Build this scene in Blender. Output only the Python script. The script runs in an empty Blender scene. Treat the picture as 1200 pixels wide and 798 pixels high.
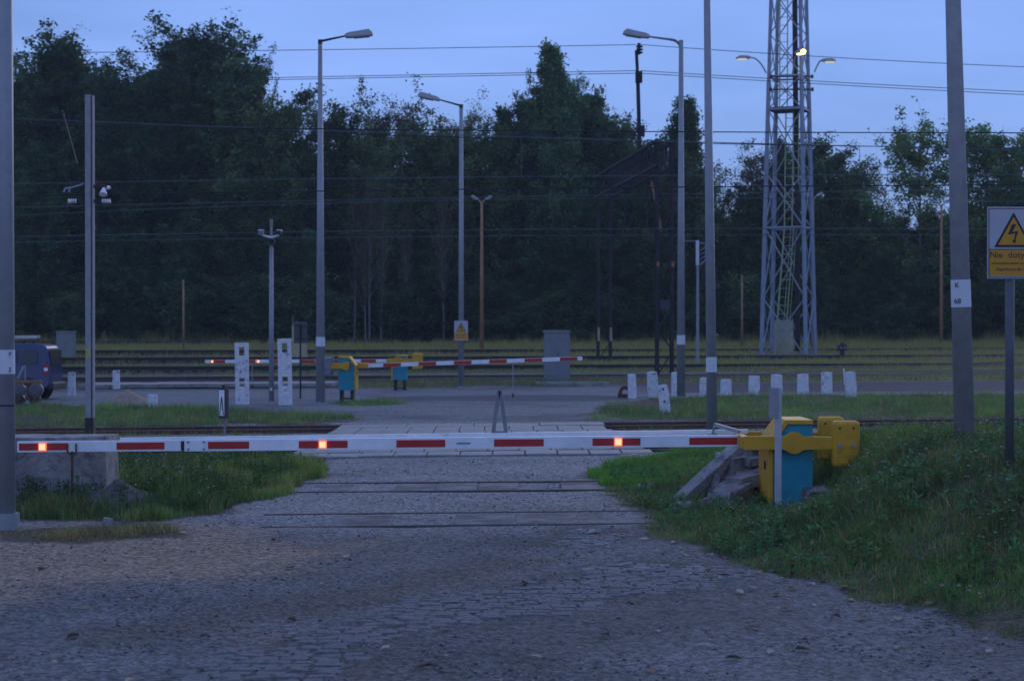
import bpy, math, random
import numpy as np
from mathutils import Vector, Matrix

# ------------------------------------------------------------------ scene, camera, sky, sun
scene = bpy.context.scene
COL = scene.collection
R = math.radians
F_PX, CX, HZ, CAMZ = 2200.0, 600.0, 385.0, 2.3      # focal length in photo pixels, axis, horizon row, eye height

cam = bpy.data.cameras.new('camera')
cam.sensor_width = 36.0
cam.lens = 36.0 * F_PX / 1200.0
cam.clip_start, cam.clip_end = 0.1, 3000.0
cam.dof.use_dof = True
cam.dof.focus_distance = 24.0
cam.dof.aperture_fstop = 3.2
camo = bpy.data.objects.new('camera', cam)
COL.objects.link(camo)
camo.location = (0, 0, CAMZ)
camo.rotation_euler = (R(90) - math.atan((399 - HZ) / F_PX), 0, 0)
scene.camera = camo

SUN_EL, SUN_AZ = 3.0, 200.0          # sun already at the horizon, behind the camera
world = bpy.data.worlds.new('World')
scene.world = world
world.use_nodes = True
wn, wl = world.node_tree.nodes, world.node_tree.links
wn.clear()
sky = wn.new('ShaderNodeTexSky')
sky.sky_type = 'NISHITA'
sky.sun_disc = False
sky.sun_elevation = R(SUN_EL)
sky.sun_rotation = R(SUN_AZ)
sky.ozone_density = 6.0
sky.air_density = 1.2
sky.dust_density = 0.4
tc = wn.new('ShaderNodeTexCoord')
mp = wn.new('ShaderNodeMapping')
mp.inputs['Scale'].default_value = (1.0, 1.0, 5.0)
nz = wn.new('ShaderNodeTexNoise')
nz.inputs['Scale'].default_value = 2.2
nz.inputs['Detail'].default_value = 5.0
nz.inputs['Roughness'].default_value = 0.5
rmp = wn.new('ShaderNodeMapRange')
rmp.inputs['From Min'].default_value = 0.35
rmp.inputs['From Max'].default_value = 0.75
rmp.inputs['To Min'].default_value = 0.28
rmp.inputs['To Max'].default_value = 0.55
mix = wn.new('ShaderNodeMix')
mix.data_type = 'RGBA'
mix.inputs['B'].default_value = (3.2, 4.75, 10.3, 1)       # thin even dusk cloud veil
bg = wn.new('ShaderNodeBackground')
bg.inputs['Strength'].default_value = 0.122
wo = wn.new('ShaderNodeOutputWorld')
wl.new(tc.outputs['Generated'], mp.inputs['Vector'])
wl.new(mp.outputs['Vector'], nz.inputs['Vector'])
wl.new(nz.outputs['Fac'], rmp.inputs['Value'])
wl.new(rmp.outputs['Result'], mix.inputs['Factor'])
wl.new(sky.outputs['Color'], mix.inputs['A'])
n2_ = wn.new('ShaderNodeTexNoise')
n2_.inputs['Scale'].default_value = 3.4
n2_.inputs['Detail'].default_value = 6.0
wl.new(mp.outputs['Vector'], n2_.inputs['Vector'])
r2_ = wn.new('ShaderNodeMapRange')
r2_.inputs['From Min'].default_value, r2_.inputs['From Max'].default_value = 0.32, 0.68
r2_.inputs['To Min'].default_value, r2_.inputs['To Max'].default_value = 0.95, 1.05
wl.new(n2_.outputs['Fac'], r2_.inputs['Value'])
sc_ = wn.new('ShaderNodeVectorMath')
sc_.operation = 'SCALE'
wl.new(mix.outputs['Result'], sc_.inputs[0])
wl.new(r2_.outputs['Result'], sc_.inputs['Scale'])
wl.new(sc_.outputs[0], bg.inputs['Color'])
wl.new(bg.outputs['Background'], wo.inputs['Surface'])

sl = bpy.data.lights.new('sun', 'SUN')
sl.energy = 0.7
sl.angle = R(40)
sl.color = (1.0, 0.93, 0.90)
so = bpy.data.objects.new('sun', sl)
COL.objects.link(so)
so.rotation_euler = (R(90 - 14), 0, R(180 - SUN_AZ + 180))

vs = scene.view_settings
vs.view_transform = 'Standard'
vs.look = 'None'
vs.exposure = 0.56
vs.gamma = 1.0
scene.render.engine = 'CYCLES'
scene.cycles.max_bounces = 5
scene.cycles.transparent_max_bounces = 4

# ------------------------------------------------------------------ helpers
rng = np.random.default_rng(7)
random.seed(7)

def at(px, py, d):
    """world point seen at photo pixel (px,py) at depth d"""
    return Vector(((px - CX) / F_PX * d, d, CAMZ - (py - HZ) / F_PX * d))

def gp(px, py, z=0.0):
    d = F_PX * (CAMZ - z) / (py - HZ)
    return ((px - CX) / F_PX * d, d)

def nd(nt, typ, **kw):
    n = nt.nodes.new(typ)
    for k, v in kw.items():
        n.inputs[k.replace('_', ' ')].default_value = v
    return n

MATS = {}
def mat(name, col, rough=0.7, var=0.25, scale=6.0, bump=0.0, bscale=40.0, metal=0.0, col2=None, stain=None, spec=0.5):
    """procedural material: base colour broken by two scales of noise, optional second colour patches, fine bump"""
    if name in MATS:
        return MATS[name]
    m = bpy.data.materials.new(name)
    m.use_nodes = True
    nt = m.node_tree
    nt.nodes.clear()
    out = nt.nodes.new('ShaderNodeOutputMaterial')
    b = nt.nodes.new('ShaderNodeBsdfPrincipled')
    b.inputs['Roughness'].default_value = rough
    b.inputs['Metallic'].default_value = metal
    b.inputs['Specular IOR Level'].default_value = spec
    nt.links.new(b.outputs[0], out.inputs[0])
    tcn = nt.nodes.new('ShaderNodeTexCoord')
    oi = nt.nodes.new('ShaderNodeObjectInfo')
    add = nt.nodes.new('ShaderNodeVectorMath')
    add.operation = 'ADD'
    sc = nt.nodes.new('ShaderNodeVectorMath')
    sc.operation = 'SCALE'
    sc.inputs['Scale'].default_value = 37.0
    cmb = nt.nodes.new('ShaderNodeCombineXYZ')
    nt.links.new(oi.outputs['Random'], cmb.inputs[0])
    nt.links.new(oi.outputs['Random'], cmb.inputs[2])
    nt.links.new(cmb.outputs[0], sc.inputs[0])
    nt.links.new(tcn.outputs['Object'], add.inputs[0])
    nt.links.new(sc.outputs[0], add.inputs[1])
    n1 = nd(nt, 'ShaderNodeTexNoise', Scale=scale, Detail=6.0, Roughness=0.65)
    nt.links.new(add.outputs[0], n1.inputs['Vector'])
    mr = nd(nt, 'ShaderNodeMapRange')
    mr.inputs['From Min'].default_value = 0.3
    mr.inputs['From Max'].default_value = 0.7
    mr.inputs['To Min'].default_value = 1.0 - var
    mr.inputs['To Max'].default_value = 1.0 + var
    nt.links.new(n1.outputs['Fac'], mr.inputs['Value'])
    mul = nt.nodes.new('ShaderNodeVectorMath')
    mul.operation = 'SCALE'
    src = None
    if col2:
        n2 = nd(nt, 'ShaderNodeTexNoise', Scale=scale * 0.7, Detail=8.0, Roughness=0.7)
        nt.links.new(add.outputs[0], n2.inputs['Vector'])
        rr = nd(nt, 'ShaderNodeMapRange')
        rr.inputs['From Min'].default_value = stain or 0.55
        rr.inputs['From Max'].default_value = (stain or 0.55) + 0.08
        nt.links.new(n2.outputs['Fac'], rr.inputs['Value'])
        mx = nt.nodes.new('ShaderNodeMix')
        mx.data_type = 'RGBA'
        mx.inputs['A'].default_value = (*col, 1)
        mx.inputs['B'].default_value = (*col2, 1)
        nt.links.new(rr.outputs[0], mx.inputs['Factor'])
        src = mx.outputs['Result']
    else:
        rgb = nt.nodes.new('ShaderNodeRGB')
        rgb.outputs[0].default_value = (*col, 1)
        src = rgb.outputs[0]
    nt.links.new(src, mul.inputs[0])
    nt.links.new(mr.outputs[0], mul.inputs['Scale'])
    nt.links.new(mul.outputs[0], b.inputs['Base Color'])
    if bump:
        n3 = nd(nt, 'ShaderNodeTexNoise', Scale=bscale, Detail=4.0)
        nt.links.new(add.outputs[0], n3.inputs['Vector'])
        bp = nd(nt, 'ShaderNodeBump', Strength=bump, Distance=0.02)
        nt.links.new(n3.outputs['Fac'], bp.inputs['Height'])
        nt.links.new(bp.outputs[0], b.inputs['Normal'])
    MATS[name] = m
    return m

def emit_mat(name, col, strength):
    m = bpy.data.materials.new(name)
    m.use_nodes = True
    b = m.node_tree.nodes['Principled BSDF']
    b.inputs['Base Color'].default_value = (*[c * 0.5 for c in col], 1)
    b.inputs['Emission Color'].default_value = (*col, 1)
    b.inputs['Emission Strength'].default_value = strength
    return m

def attr_mat(name, rough=0.8, transl=0.35, var=0.3, scale=0.5):
    """leaf or blade material: colour from a per-leaf attribute, broken by slow noise, some light passes through"""
    m = bpy.data.materials.new(name)
    m.use_nodes = True
    nt = m.node_tree
    nt.nodes.clear()
    out = nt.nodes.new('ShaderNodeOutputMaterial')
    at_ = nt.nodes.new('ShaderNodeAttribute')
    at_.attribute_name = 'tint'
    oi = nt.nodes.new('ShaderNodeObjectInfo')
    mr = nd(nt, 'ShaderNodeMapRange')
    mr.inputs['To Min'].default_value = 1.0 - var
    mr.inputs['To Max'].default_value = 1.0 + var
    nt.links.new(oi.outputs['Random'], mr.inputs['Value'])
    mul = nt.nodes.new('ShaderNodeVectorMath')
    mul.operation = 'SCALE'
    nt.links.new(at_.outputs['Color'], mul.inputs[0])
    nt.links.new(mr.outputs[0], mul.inputs['Scale'])
    df = nd(nt, 'ShaderNodeBsdfDiffuse')
    tr = nd(nt, 'ShaderNodeBsdfTranslucent')
    mx = nt.nodes.new('ShaderNodeMixShader')
    mx.inputs[0].default_value = transl
    nt.links.new(mul.outputs[0], df.inputs['Color'])
    nt.links.new(mul.outputs[0], tr.inputs['Color'])
    nt.links.new(df.outputs[0], mx.inputs[1])
    nt.links.new(tr.outputs[0], mx.inputs[2])
    nt.links.new(mx.outputs[0], out.inputs[0])
    return m

class MB:
    def __init__(s):
        s.v, s.f = [], []
    def add(s, vs_, fs):
        o = len(s.v)
        s.v += [tuple(p) for p in vs_]
        s.f += [tuple(i + o for i in f) for f in fs]
        return s
    def box(s, c, size, rot=None):
        hx, hy, hz = [k / 2 for k in size]
        pts = [Vector((x, y, z)) for x in (-hx, hx) for y in (-hy, hy) for z in (-hz, hz)]
        if rot is not None:
            pts = [rot @ p for p in pts]
        c = Vector(c)
        return s.add([p + c for p in pts], [(0, 1, 3, 2), (4, 6, 7, 5), (0, 4, 5, 1), (2, 3, 7, 6), (0, 2, 6, 4), (1, 5, 7, 3)])
    def tube(s, p0, p1, r0, r1=None, n=10, caps=True):
        r1 = r0 if r1 is None else r1
        p0, p1 = Vector(p0), Vector(p1)
        a = (p1 - p0).normalized()
        u = a.orthogonal().normalized()
        w = a.cross(u)
        vs_ = []
        for p, r in ((p0, r0), (p1, r1)):
            for k in range(n):
                t = 2 * math.pi * k / n
                vs_.append(p + u * (r * math.cos(t)) + w * (r * math.sin(t)))
        fs = [(k, (k + 1) % n, n + (k + 1) % n, n + k) for k in range(n)]
        if caps:
            fs += [tuple(range(n - 1, -1, -1)), tuple(range(n, 2 * n))]
        return s.add(vs_, fs)
    def bar(s, p0, p1, w, h=None):
        """square bar between two points"""
        h = h or w
        p0, p1 = Vector(p0), Vector(p1)
        d = p1 - p0
        q = d.to_track_quat('X', 'Z').to_matrix()
        return s.box((p0 + p1) / 2, (d.length, w, h), q)
    def path(s, pts, r, n=8, r_end=None):
        m = len(pts)
        for i in range(m - 1):
            ra = r if r_end is None else r + (r_end - r) * i / (m - 1)
            rb = r if r_end is None else r + (r_end - r) * (i + 1) / (m - 1)
            s.tube(pts[i], pts[i + 1], ra, rb, n)
        return s
    def prism(s, prof, y0, y1, axis='y'):
        """polygon in XZ extruded along Y (or in XY extruded along Z)"""
        n = len(prof)
        if axis == 'y':
            vs_ = [(x, y0, z) for x, z in prof] + [(x, y1, z) for x, z in prof]
        else:
            vs_ = [(x, z, y0) for x, z in prof] + [(x, z, y1) for x, z in prof]
        fs = [(k, (k + 1) % n, n + (k + 1) % n, n + k) for k in range(n)]
        fs += [tuple(range(n - 1, -1, -1)), tuple(range(n, 2 * n))]
        return s.add(vs_, fs)
    def build(s, name, m, parent=None, smooth=False, bevel=0.0, loc=None):
        me = bpy.data.meshes.new(name)
        me.from_pydata(s.v, [], s.f)
        me.validate()
        import bmesh
        bm = bmesh.new()
        bm.from_mesh(me)
        bmesh.ops.recalc_face_normals(bm, faces=bm.faces)
        bm.to_mesh(me)
        bm.free()
        if smooth:
            me.polygons.foreach_set('use_smooth', [True] * len(me.polygons))
        me.materials.append(m)
        o = bpy.data.objects.new(name, me)
        COL.objects.link(o)
        if parent is not None:
            o.parent = parent
        if loc is not None:
            o.location = loc
        if bevel:
            md = o.modifiers.new('bevel', 'BEVEL')
            md.width = bevel
            md.segments = 2
            md.limit_method = 'ANGLE'
        return o

def tag(o, label=None, cat=None, group=None, kind=None):
    if label: o['label'] = label
    if cat: o['category'] = cat
    if group: o['group'] = group
    if kind: o['kind'] = kind
    return o

def thing(name, label, cat, loc, rotz=0.0, group=None):
    o = bpy.data.objects.new(name, None)
    o.empty_display_size = 0.2
    COL.objects.link(o)
    o.location = loc
    o.rotation_euler = (0, 0, rotz)
    return tag(o, label, cat, group)

def copy_tree(o, parent=None):
    c = o.copy()
    COL.objects.link(c)
    c.parent = parent
    for ch in o.children:
        copy_tree(ch, c)
    return c

def mesh_np(name, verts, faces, m, tint=None, k=None):
    """fast mesh from numpy arrays; faces (n,k); tint per-vertex colour"""
    me = bpy.data.meshes.new(name)
    k = faces.shape[1]
    me.vertices.add(len(verts))
    me.vertices.foreach_set('co', verts.astype(np.float32).ravel())
    me.loops.add(faces.size)
    me.loops.foreach_set('vertex_index', faces.astype(np.int32).ravel())
    me.polygons.add(len(faces))
    me.polygons.foreach_set('loop_start', np.arange(0, faces.size, k, dtype=np.int32))
    me.update(calc_edges=True)
    if tint is not None:
        a = me.attributes.new('tint', 'FLOAT_COLOR', 'POINT')
        c4 = np.ones((len(verts), 4), np.float32)
        c4[:, :3] = tint
        a.data.foreach_set('color', c4.ravel())
    me.materials.append(m)
    return me

def obj(name, me, parent=None):
    o = bpy.data.objects.new(name, me)
    COL.objects.link(o)
    if parent is not None:
        o.parent = parent
    return o

def vnoise(x, y, s, seed=0):
    """smooth value noise on numpy arrays, 0..1"""
    r = np.random.default_rng(seed)
    T = r.random((64, 64))
    u, v = np.asarray(x) / s, np.asarray(y) / s
    i, j = np.floor(u).astype(int), np.floor(v).astype(int)
    fu, fv = u - i, v - j
    fu, fv = fu * fu * (3 - 2 * fu), fv * fv * (3 - 2 * fv)
    g = lambda a, b: T[a % 64, b % 64]
    return (g(i, j) * (1 - fu) + g(i + 1, j) * fu) * (1 - fv) + (g(i, j + 1) * (1 - fu) + g(i + 1, j + 1) * fu) * fv

def fbm(x, y, s, seed=0):
    return (vnoise(x, y, s, seed) * 0.55 + vnoise(x, y, s * 0.43, seed + 1) * 0.28 + vnoise(x, y, s * 0.19, seed + 2) * 0.17)

def sstep(a, b, x):
    t = np.clip((x - a) / (b - a), 0, 1)
    return t * t * (3 - 2 * t)

def poly_sd(poly, x, y):
    """signed distance (inside positive) to a polygon"""
    x, y = np.asarray(x, float), np.asarray(y, float)
    inside = np.zeros(x.shape, bool)
    dist = np.full(x.shape, 1e9)
    n = len(poly)
    for i in range(n):
        x0, y0 = poly[i]
        x1, y1 = poly[(i + 1) % n]
        dx, dy = x1 - x0, y1 - y0
        t = np.clip(((x - x0) * dx + (y - y0) * dy) / (dx * dx + dy * dy + 1e-12), 0, 1)
        dist = np.minimum(dist, np.hypot(x - x0 - t * dx, y - y0 - t * dy))
        cond = ((y0 > y) != (y1 > y)) & (x < (x1 - x0) * (y - y0) / (y1 - y0 + 1e-12) + x0)
        inside ^= cond
    return np.where(inside, dist, -dist)

# ------------------------------------------------------------------ layout of the ground
SLOPE = 0.2                                    # the tracks run slightly away to the right
TRACKS = {'A': 44.2, 'B': 35.5, 'E': 79.9, 'F': 87.5, 'G': 97.5, 'H': 108.0, 'I': 127.0}
GRASS = {
    'left_near': [(-7.5, 30.6), (-4.9, 33.2), (-3.2, 32.4), (-3.0, 29.0), (-3.3, 26.0), (-3.5, 23.9), (-4.2, 22.4), (-5.8, 22.4), (-6.1, 22.8), (-9, 24)],
    'left_mid': [(-18, 58.5), (-12.5, 56.0), (-9.0, 54.5), (-4.6, 48.8), (-3.7, 46.0), (-6.5, 44.6), (-12, 43.5), (-22, 41.5), (-22, 58)],
    'right_near': [(1.37, 30.2), (2.0, 32.6), (3.6, 34.0), (4.5, 34.6), (13, 36.5), (13, 12), (4.4, 12.3), (3.75, 14.0), (3.35, 14.9), (2.9, 16.0), (2.45, 17.6), (1.95, 19.0), (1.32, 21.4), (1.7, 23.2), (1.35, 26.0)],
    'right_mid': [(2.05, 47.5), (3.2, 58.5), (5.6, 63.0), (30, 68.0), (30, 50.5), (6.5, 46.8)],
    'mid_patch': [(-5.8, 57.5), (-5.4, 59.0), (-3.5, 59.3), (-3.2, 57.0), (-4.4, 55.6)],
    'weeds_left': [(-5.6, 21.2), (-4.6, 22.2), (-3.6, 21.4), (-3.7, 20.6), (-4.6, 20.0), (-5.4, 20.3)],
}
ROAD_L = [(12, -9.0), (20, -6.4), (22, -3.6), (30, -3.0), (36, -3.9), (45, -4.2), (52, -5.5), (60, -18), (72, -60), (200, -60)]
def road_half(d):
    dl = np.interp(d, [12, 22, 30, 36, 45, 60, 75], [-9, -3.3, -2.9, -4.0, -4.3, -15, -60])
    dr = np.interp(d, [12, 15, 18, 21.5, 26, 30, 33, 36, 45, 60, 75], [3.9, 3.0, 2.2, 1.4, 1.4, 1.4, 2.6, 2.7, 2.1, 4.0, 60])
    return dl, dr

def grass_mask(x, y):
    m = np.full(np.shape(x), -9.0)
    for p in GRASS.values():
        m = np.maximum(m, poly_sd(p, x, y))
    jit = (fbm(x, y, 0.9, 11) - 0.5) * 1.1
    m = sstep(-0.12, 0.16, m + jit * np.clip(np.asarray(y) / 25.0, 0.6, 2.2))
    far = sstep(71.0, 74.5, y - SLOPE * x - 1.0 + (fbm(x, y, 2.5, 5) - 0.5) * 3)
    return np.maximum(m, far)

def track_mask(x, y, half=1.55, soft=0.3):
    m = np.zeros(np.shape(x))
    for c in TRACKS.values():
        m = np.maximum(m, 1 - sstep(half - soft, half + soft, np.abs(y - c - SLOPE * x)))
    return m

def G(x, y):
    """ground height"""
    x, y = np.asarray(x, float), np.asarray(y, float)
    rise = np.where(y < 72, 0.0, 1.45 * np.clip((y - 72) / 60.0, 0, 1.15))
    z = rise + (fbm(x, y, 3.0, 3) - 0.5) * 0.05
    # bank at the right of the road
    sd = poly_sd([(2.0, 36), (1.9, 23.5), (2.15, 18.6), (3.0, 15.9), (3.9, 13.6), (4.3, 11.0), (30, 8), (30, 37), (9, 36)], x, y)
    bank = 0.95 * sstep(-0.1, 3.6, sd) * (0.45 + 0.55 * sstep(30.5, 24.0, y) ) * sstep(36.5, 31.0, y - 0.2 * x)
    # barrier sits in a dip near the road edge
    dip = np.exp(-(np.maximum(0, np.abs(x - 2.95) - 0.75) / 0.4) ** 2 - (np.maximum(0, np.abs(y - 23.6) - 1.3) / 1.1) ** 2)
    z = z + bank * (1 - 0.95 * dip) + np.where(sd > 0, (1 - 0.8 * dip) * (fbm(x, y, 1.1, 21) - 0.5) * 0.16, 0)
    # low bank at the left of the road
    sl_ = poly_sd(GRASS['left_near'], x, y)
    z = z + 0.10 * sstep(0.0, 1.2, sl_) * sstep(31.5, 28.5, y)
    # track beds: sunk beside the crossing, slightly raised further away
    dl, dr = road_half(y)
    off = 1 - sstep(-0.2, 0.5, x - dl) * sstep(-0.2, 0.5, dr - x)
    for k, c in TRACKS.items():
        t = 1 - sstep(1.5, 2.1, np.abs(y - c - SLOPE * x))
        if k in 'AB':
            z = z * (1 - t * off) + (-0.17) * t * off
        else:
            z = z + 0.10 * t
    return z

def gz(x, y):
    return float(G(np.array([x]), np.array([y]))[0])

# ------------------------------------------------------------------ ground
def make_ground():
    xs = np.concatenate([[-400, -250, -160, -110, -80, -62], np.arange(-50, -16, 1.0), np.arange(-16, -9, 0.35), np.arange(-9, 9, 0.13), np.arange(9, 16, 0.35), np.arange(16, 50, 1.0), [50, 62, 80, 110, 160, 250, 400]])
    ys = np.concatenate([[-60, -30, -10, 0, 5, 8], np.arange(9.5, 30, 0.11), np.arange(30, 66, 0.22), np.arange(66, 135, 0.5), np.arange(135, 190, 5), [200, 240, 300, 450, 700, 1200]])
    X, Y = np.meshgrid(xs, ys)
    x, y = X.ravel(), Y.ravel()
    z = G(x, y)
    n, k = len(xs), len(ys)
    idx = np.arange(n * k).reshape(k, n)
    faces = np.stack([idx[:-1, :-1], idx[:-1, 1:], idx[1:, 1:], idx[1:, :-1]], -1).reshape(-1, 4)
    # colour of the material lying there
    gravel = np.array([0.112, 0.113, 0.114])
    sand = np.array([0.27, 0.195, 0.135])
    soil = np.array([0.075, 0.062, 0.042])
    pale = np.array([0.19, 0.185, 0.18])
    ballast = np.array([0.062, 0.050, 0.044])
    asphalt = np.array([0.058, 0.061, 0.068])
    c = np.tile(gravel, (len(x), 1)) * (0.45 + 1.1 * fbm(x, y * 0.7, 1.5, 31))[:, None]
    def blend(c, col, w):
        return c * (1 - w[:, None]) + col * w[:, None]
    # worn paler paving between the sunken rails and the crossing slabs
    w = sstep(20.5, 22.5, y) * sstep(47.5, 46, y)
    c = blend(c, np.array([0.235, 0.224, 0.214]) * (0.7 + 0.6 * fbm(x, y, 1.4, 33))[:, None], w * 0.9)
    # sandy verge on the left and along the foot of the block
    w = sstep(-0.4, 1.0, poly_sd([(-8, 22), (-3.2, 22.3), (-2.0, 20.4), (-1.9, 18.4), (-3.0, 16.6), (-4.6, 15.6), (-9, 15)], x, y) + (fbm(x, y, 1.2, 41) - 0.5) * 2.2)
    c = blend(c, sand, w * 0.95)
    w = sstep(0.45, 0.75, fbm(x, y, 2.3, 52)) * sstep(25, 22, y) * sstep(0.0, -2.0, x) * 0.45
    c = blend(c, sand * 0.8, w)
    # brown earth streak beside the cobbles
    w = sstep(-0.35, 0.25, poly_sd([(-2.9, 13.6), (-1.3, 15.4), (-0.1, 17.6), (0.3, 18.6), (-0.3, 18.7), (-1.6, 16.2), (-3.3, 14.3)], x, y) + (fbm(x, y, 0.8, 43) - 0.5) * 0.6)
    c = blend(c, np.array([0.085, 0.070, 0.058]), w * 0.65)
    # dark earth between the cobbles
    w = sstep(-0.2, 0.3, np.maximum(poly_sd(COB[0], x, y), poly_sd(COB[1], x, y)))
    c = blend(c, np.array([0.06, 0.058, 0.056]), w * 0.7)
    # pale gravel apron in the middle ground
    w = sstep(46.5, 48.5, y) * sstep(74, 71, y - SLOPE * x) * sstep(0.25, 0.6, fbm(x, y, 4.0, 61) + 0.1)
    c = blend(c, pale * 1.12, w * 0.75)
    w = sstep(-0.5, 0.6, poly_sd([(-4.4, 62.5), (1.2, 65), (4.8, 63), (4.0, 59.5), (0.2, 59.8), (-3.8, 58.6)], x, y) + (fbm(x, y, 2.0, 63) - 0.5) * 2)
    c = blend(c, asphalt * 1.15, w * 0.8)
    w = sstep(45.6, 47.0, y) * sstep(52.5, 49, y) * sstep(0.4, 0.7, fbm(x, y, 1.3, 67))
    c = blend(c, asphalt, w * 0.6)
    # asphalt lane on the right beside the yard
    w = sstep(3.5, 6.5, x) * sstep(66.0, 66.8, y - SLOPE * 0.6 * x) * sstep(75.2, 74.4, y - SLOPE * 0.6 * x)
    c = blend(c, asphalt, w)
    g = grass_mask(x, y)
    g = g * (1 - w)
    c = blend(c, soil * (0.75 + 0.5 * fbm(x, y, 1.5, 71))[:, None], g)
    wfar = sstep(75, 80, y)
    c = blend(c, np.array([0.24, 0.19, 0.085]), g * wfar * 0.85)
    dl, dr = road_half(y)
    off = 1 - sstep(-0.2, 0.4, x - dl) * sstep(-0.2, 0.4, dr - x)
    t = track_mask(x, y, 1.6, 0.35) * np.where(y < 60, off, 1.0)
    wide_ = track_mask(x, y, 2.3, 0.4) * (y > 75)
    c = blend(c, ballast * 0.55, wide_ * 0.9)
    t = np.where(y > 75, 0, t)
    c = blend(c, ballast, t * (0.7 + 0.3 * fbm(x, y, 1.0, 81)))
    m = bpy.data.materials.new('ground_cover')
    m.use_nodes = True
    nt = m.node_tree
    nt.nodes.clear()
    out = nt.nodes.new('ShaderNodeOutputMaterial')
    b = nd(nt, 'ShaderNodeBsdfPrincipled', Roughness=0.85, Specular_IOR_Level=0.2)
    a = nt.nodes.new('ShaderNodeAttribute')
    a.attribute_name = 'tint'
    tcn = nt.nodes.new('ShaderNodeTexCoord')
    v = nd(nt, 'ShaderNodeTexVoronoi', Scale=28.0)
    n1 = nd(nt, 'ShaderNodeTexNoise', Scale=9.0, Detail=8.0, Roughness=0.72)
    n2 = nd(nt, 'ShaderNodeTexNoise', Scale=70.0, Detail=3.0, Roughness=0.6)
    for q in (v, n1, n2):
        nt.links.new(tcn.outputs['Object'], q.inputs['Vector'])
    sep = nt.nodes.new('ShaderNodeSeparateColor')
    nt.links.new(v.outputs['Color'], sep.inputs[0])
    m1 = nd(nt, 'ShaderNodeMapRange')
    m1.inputs['To Min'].default_value, m1.inputs['To Max'].default_value = 0.45, 1.65
    nt.links.new(sep.outputs[0], m1.inputs['Value'])
    m2 = nd(nt, 'ShaderNodeMapRange')
    m2.inputs['From Min'].default_value, m2.inputs['From Max'].default_value = 0.3, 0.7
    m2.inputs['To Min'].default_value, m2.inputs['To Max'].default_value = 0.6, 1.4
    nt.links.new(n1.outputs['Fac'], m2.inputs['Value'])
    mu = nt.nodes.new('ShaderNodeMath')
    mu.operation = 'MULTIPLY'
    nt.links.new(m1.outputs[0], mu.inputs[0])
    nt.links.new(m2.outputs[0], mu.inputs[1])
    sc = nt.nodes.new('ShaderNodeVectorMath')
    sc.operation = 'SCALE'
    nt.links.new(a.outputs['Color'], sc.inputs[0])
    nt.links.new(mu.outputs[0], sc.inputs['Scale'])
    nt.links.new(sc.outputs[0], b.inputs['Base Color'])
    ad = nt.nodes.new('ShaderNodeMath')
    ad.operation = 'ADD'
    nt.links.new(v.outputs['Distance'], ad.inputs[0])
    nt.links.new(n2.outputs['Fac'], ad.inputs[1])
    bp = nd(nt, 'ShaderNodeBump', Strength=0.7, Distance=0.025)
    nt.links.new(ad.outputs[0], bp.inputs['Height'])
    nt.links.new(bp.outputs[0], b.inputs['Normal'])
    nt.links.new(b.outputs[0], out.inputs[0])
    me = mesh_np('ground', np.stack([x, y, z], -1), faces, m, c)
    me.polygons.foreach_set('use_smooth', np.ones(len(faces), bool))
    return tag(obj('ground', me), kind='structure')

COB = [[gp(*p) for p in ((150, 806), (385, 806), (430, 760), (560, 735), (700, 712), (860, 692), (880, 668), (760, 652), (640, 670), (560, 688), (450, 715), (330, 752))],
       [gp(*p) for p in ((615, 640), (745, 642), (750, 620), (660, 612), (635, 626))]]
ground = make_ground()

# ------------------------------------------------------------------ cobbles, concrete slabs, pebbles
M_cob = mat('cobble_stone', (0.178, 0.177, 0.180), 0.8, 0.5, 5.0, 0.6, 60.0, spec=0.15)
M_conc = mat('concrete', (0.30, 0.29, 0.275), 0.8, 0.25, 4.0, 0.5, 50.0, col2=(0.19, 0.185, 0.17), stain=0.56)
M_slab = mat('slab_concrete', (0.27, 0.255, 0.235), 0.75, 0.25, 3.0, 0.4, 60.0, col2=(0.16, 0.155, 0.15), stain=0.58)
M_dark = mat('dark_steel', (0.018, 0.018, 0.02), 0.6, 0.3, 8.0)

def cobble_mesh(seed):
    r = random.Random(seed)
    w, l, h = 0.5, 0.5, 0.5
    top = [(-0.44, -0.43, 0.35), (0.44, -0.43, 0.35), (0.44, 0.43, 0.35), (-0.44, 0.43, 0.35)]
    low = [(-0.5, -0.5, 0.1), (0.5, -0.5, 0.1), (0.5, 0.5, 0.1), (-0.5, 0.5, 0.1)]
    bot = [(-0.5, -0.5, -1), (0.5, -0.5, -1), (0.5, 0.5, -1), (-0.5, 0.5, -1)]
    j = lambda p, a: tuple(k + r.uniform(-a, a) for k in p)
    mb = MB()
    mb.add([j(p, 0.07) for p in top] + [j(p, 0.05) for p in low] + bot + [(r.uniform(-.1, .1), r.uniform(-.1, .1), 0.48)],
           [(0, 1, 12), (1, 2, 12), (2, 3, 12), (3, 0, 12)] + [(k, (k + 1) % 4, 4 + (k + 1) % 4, 4 + k) for k in range(4)] + [(4 + k, 4 + (k + 1) % 4, 8 + (k + 1) % 4, 8 + k) for k in range(4)])
    o = mb.build('cobble', M_cob, None, smooth=False)
    me = o.data
    bpy.data.objects.remove(o)
    return me

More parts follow.
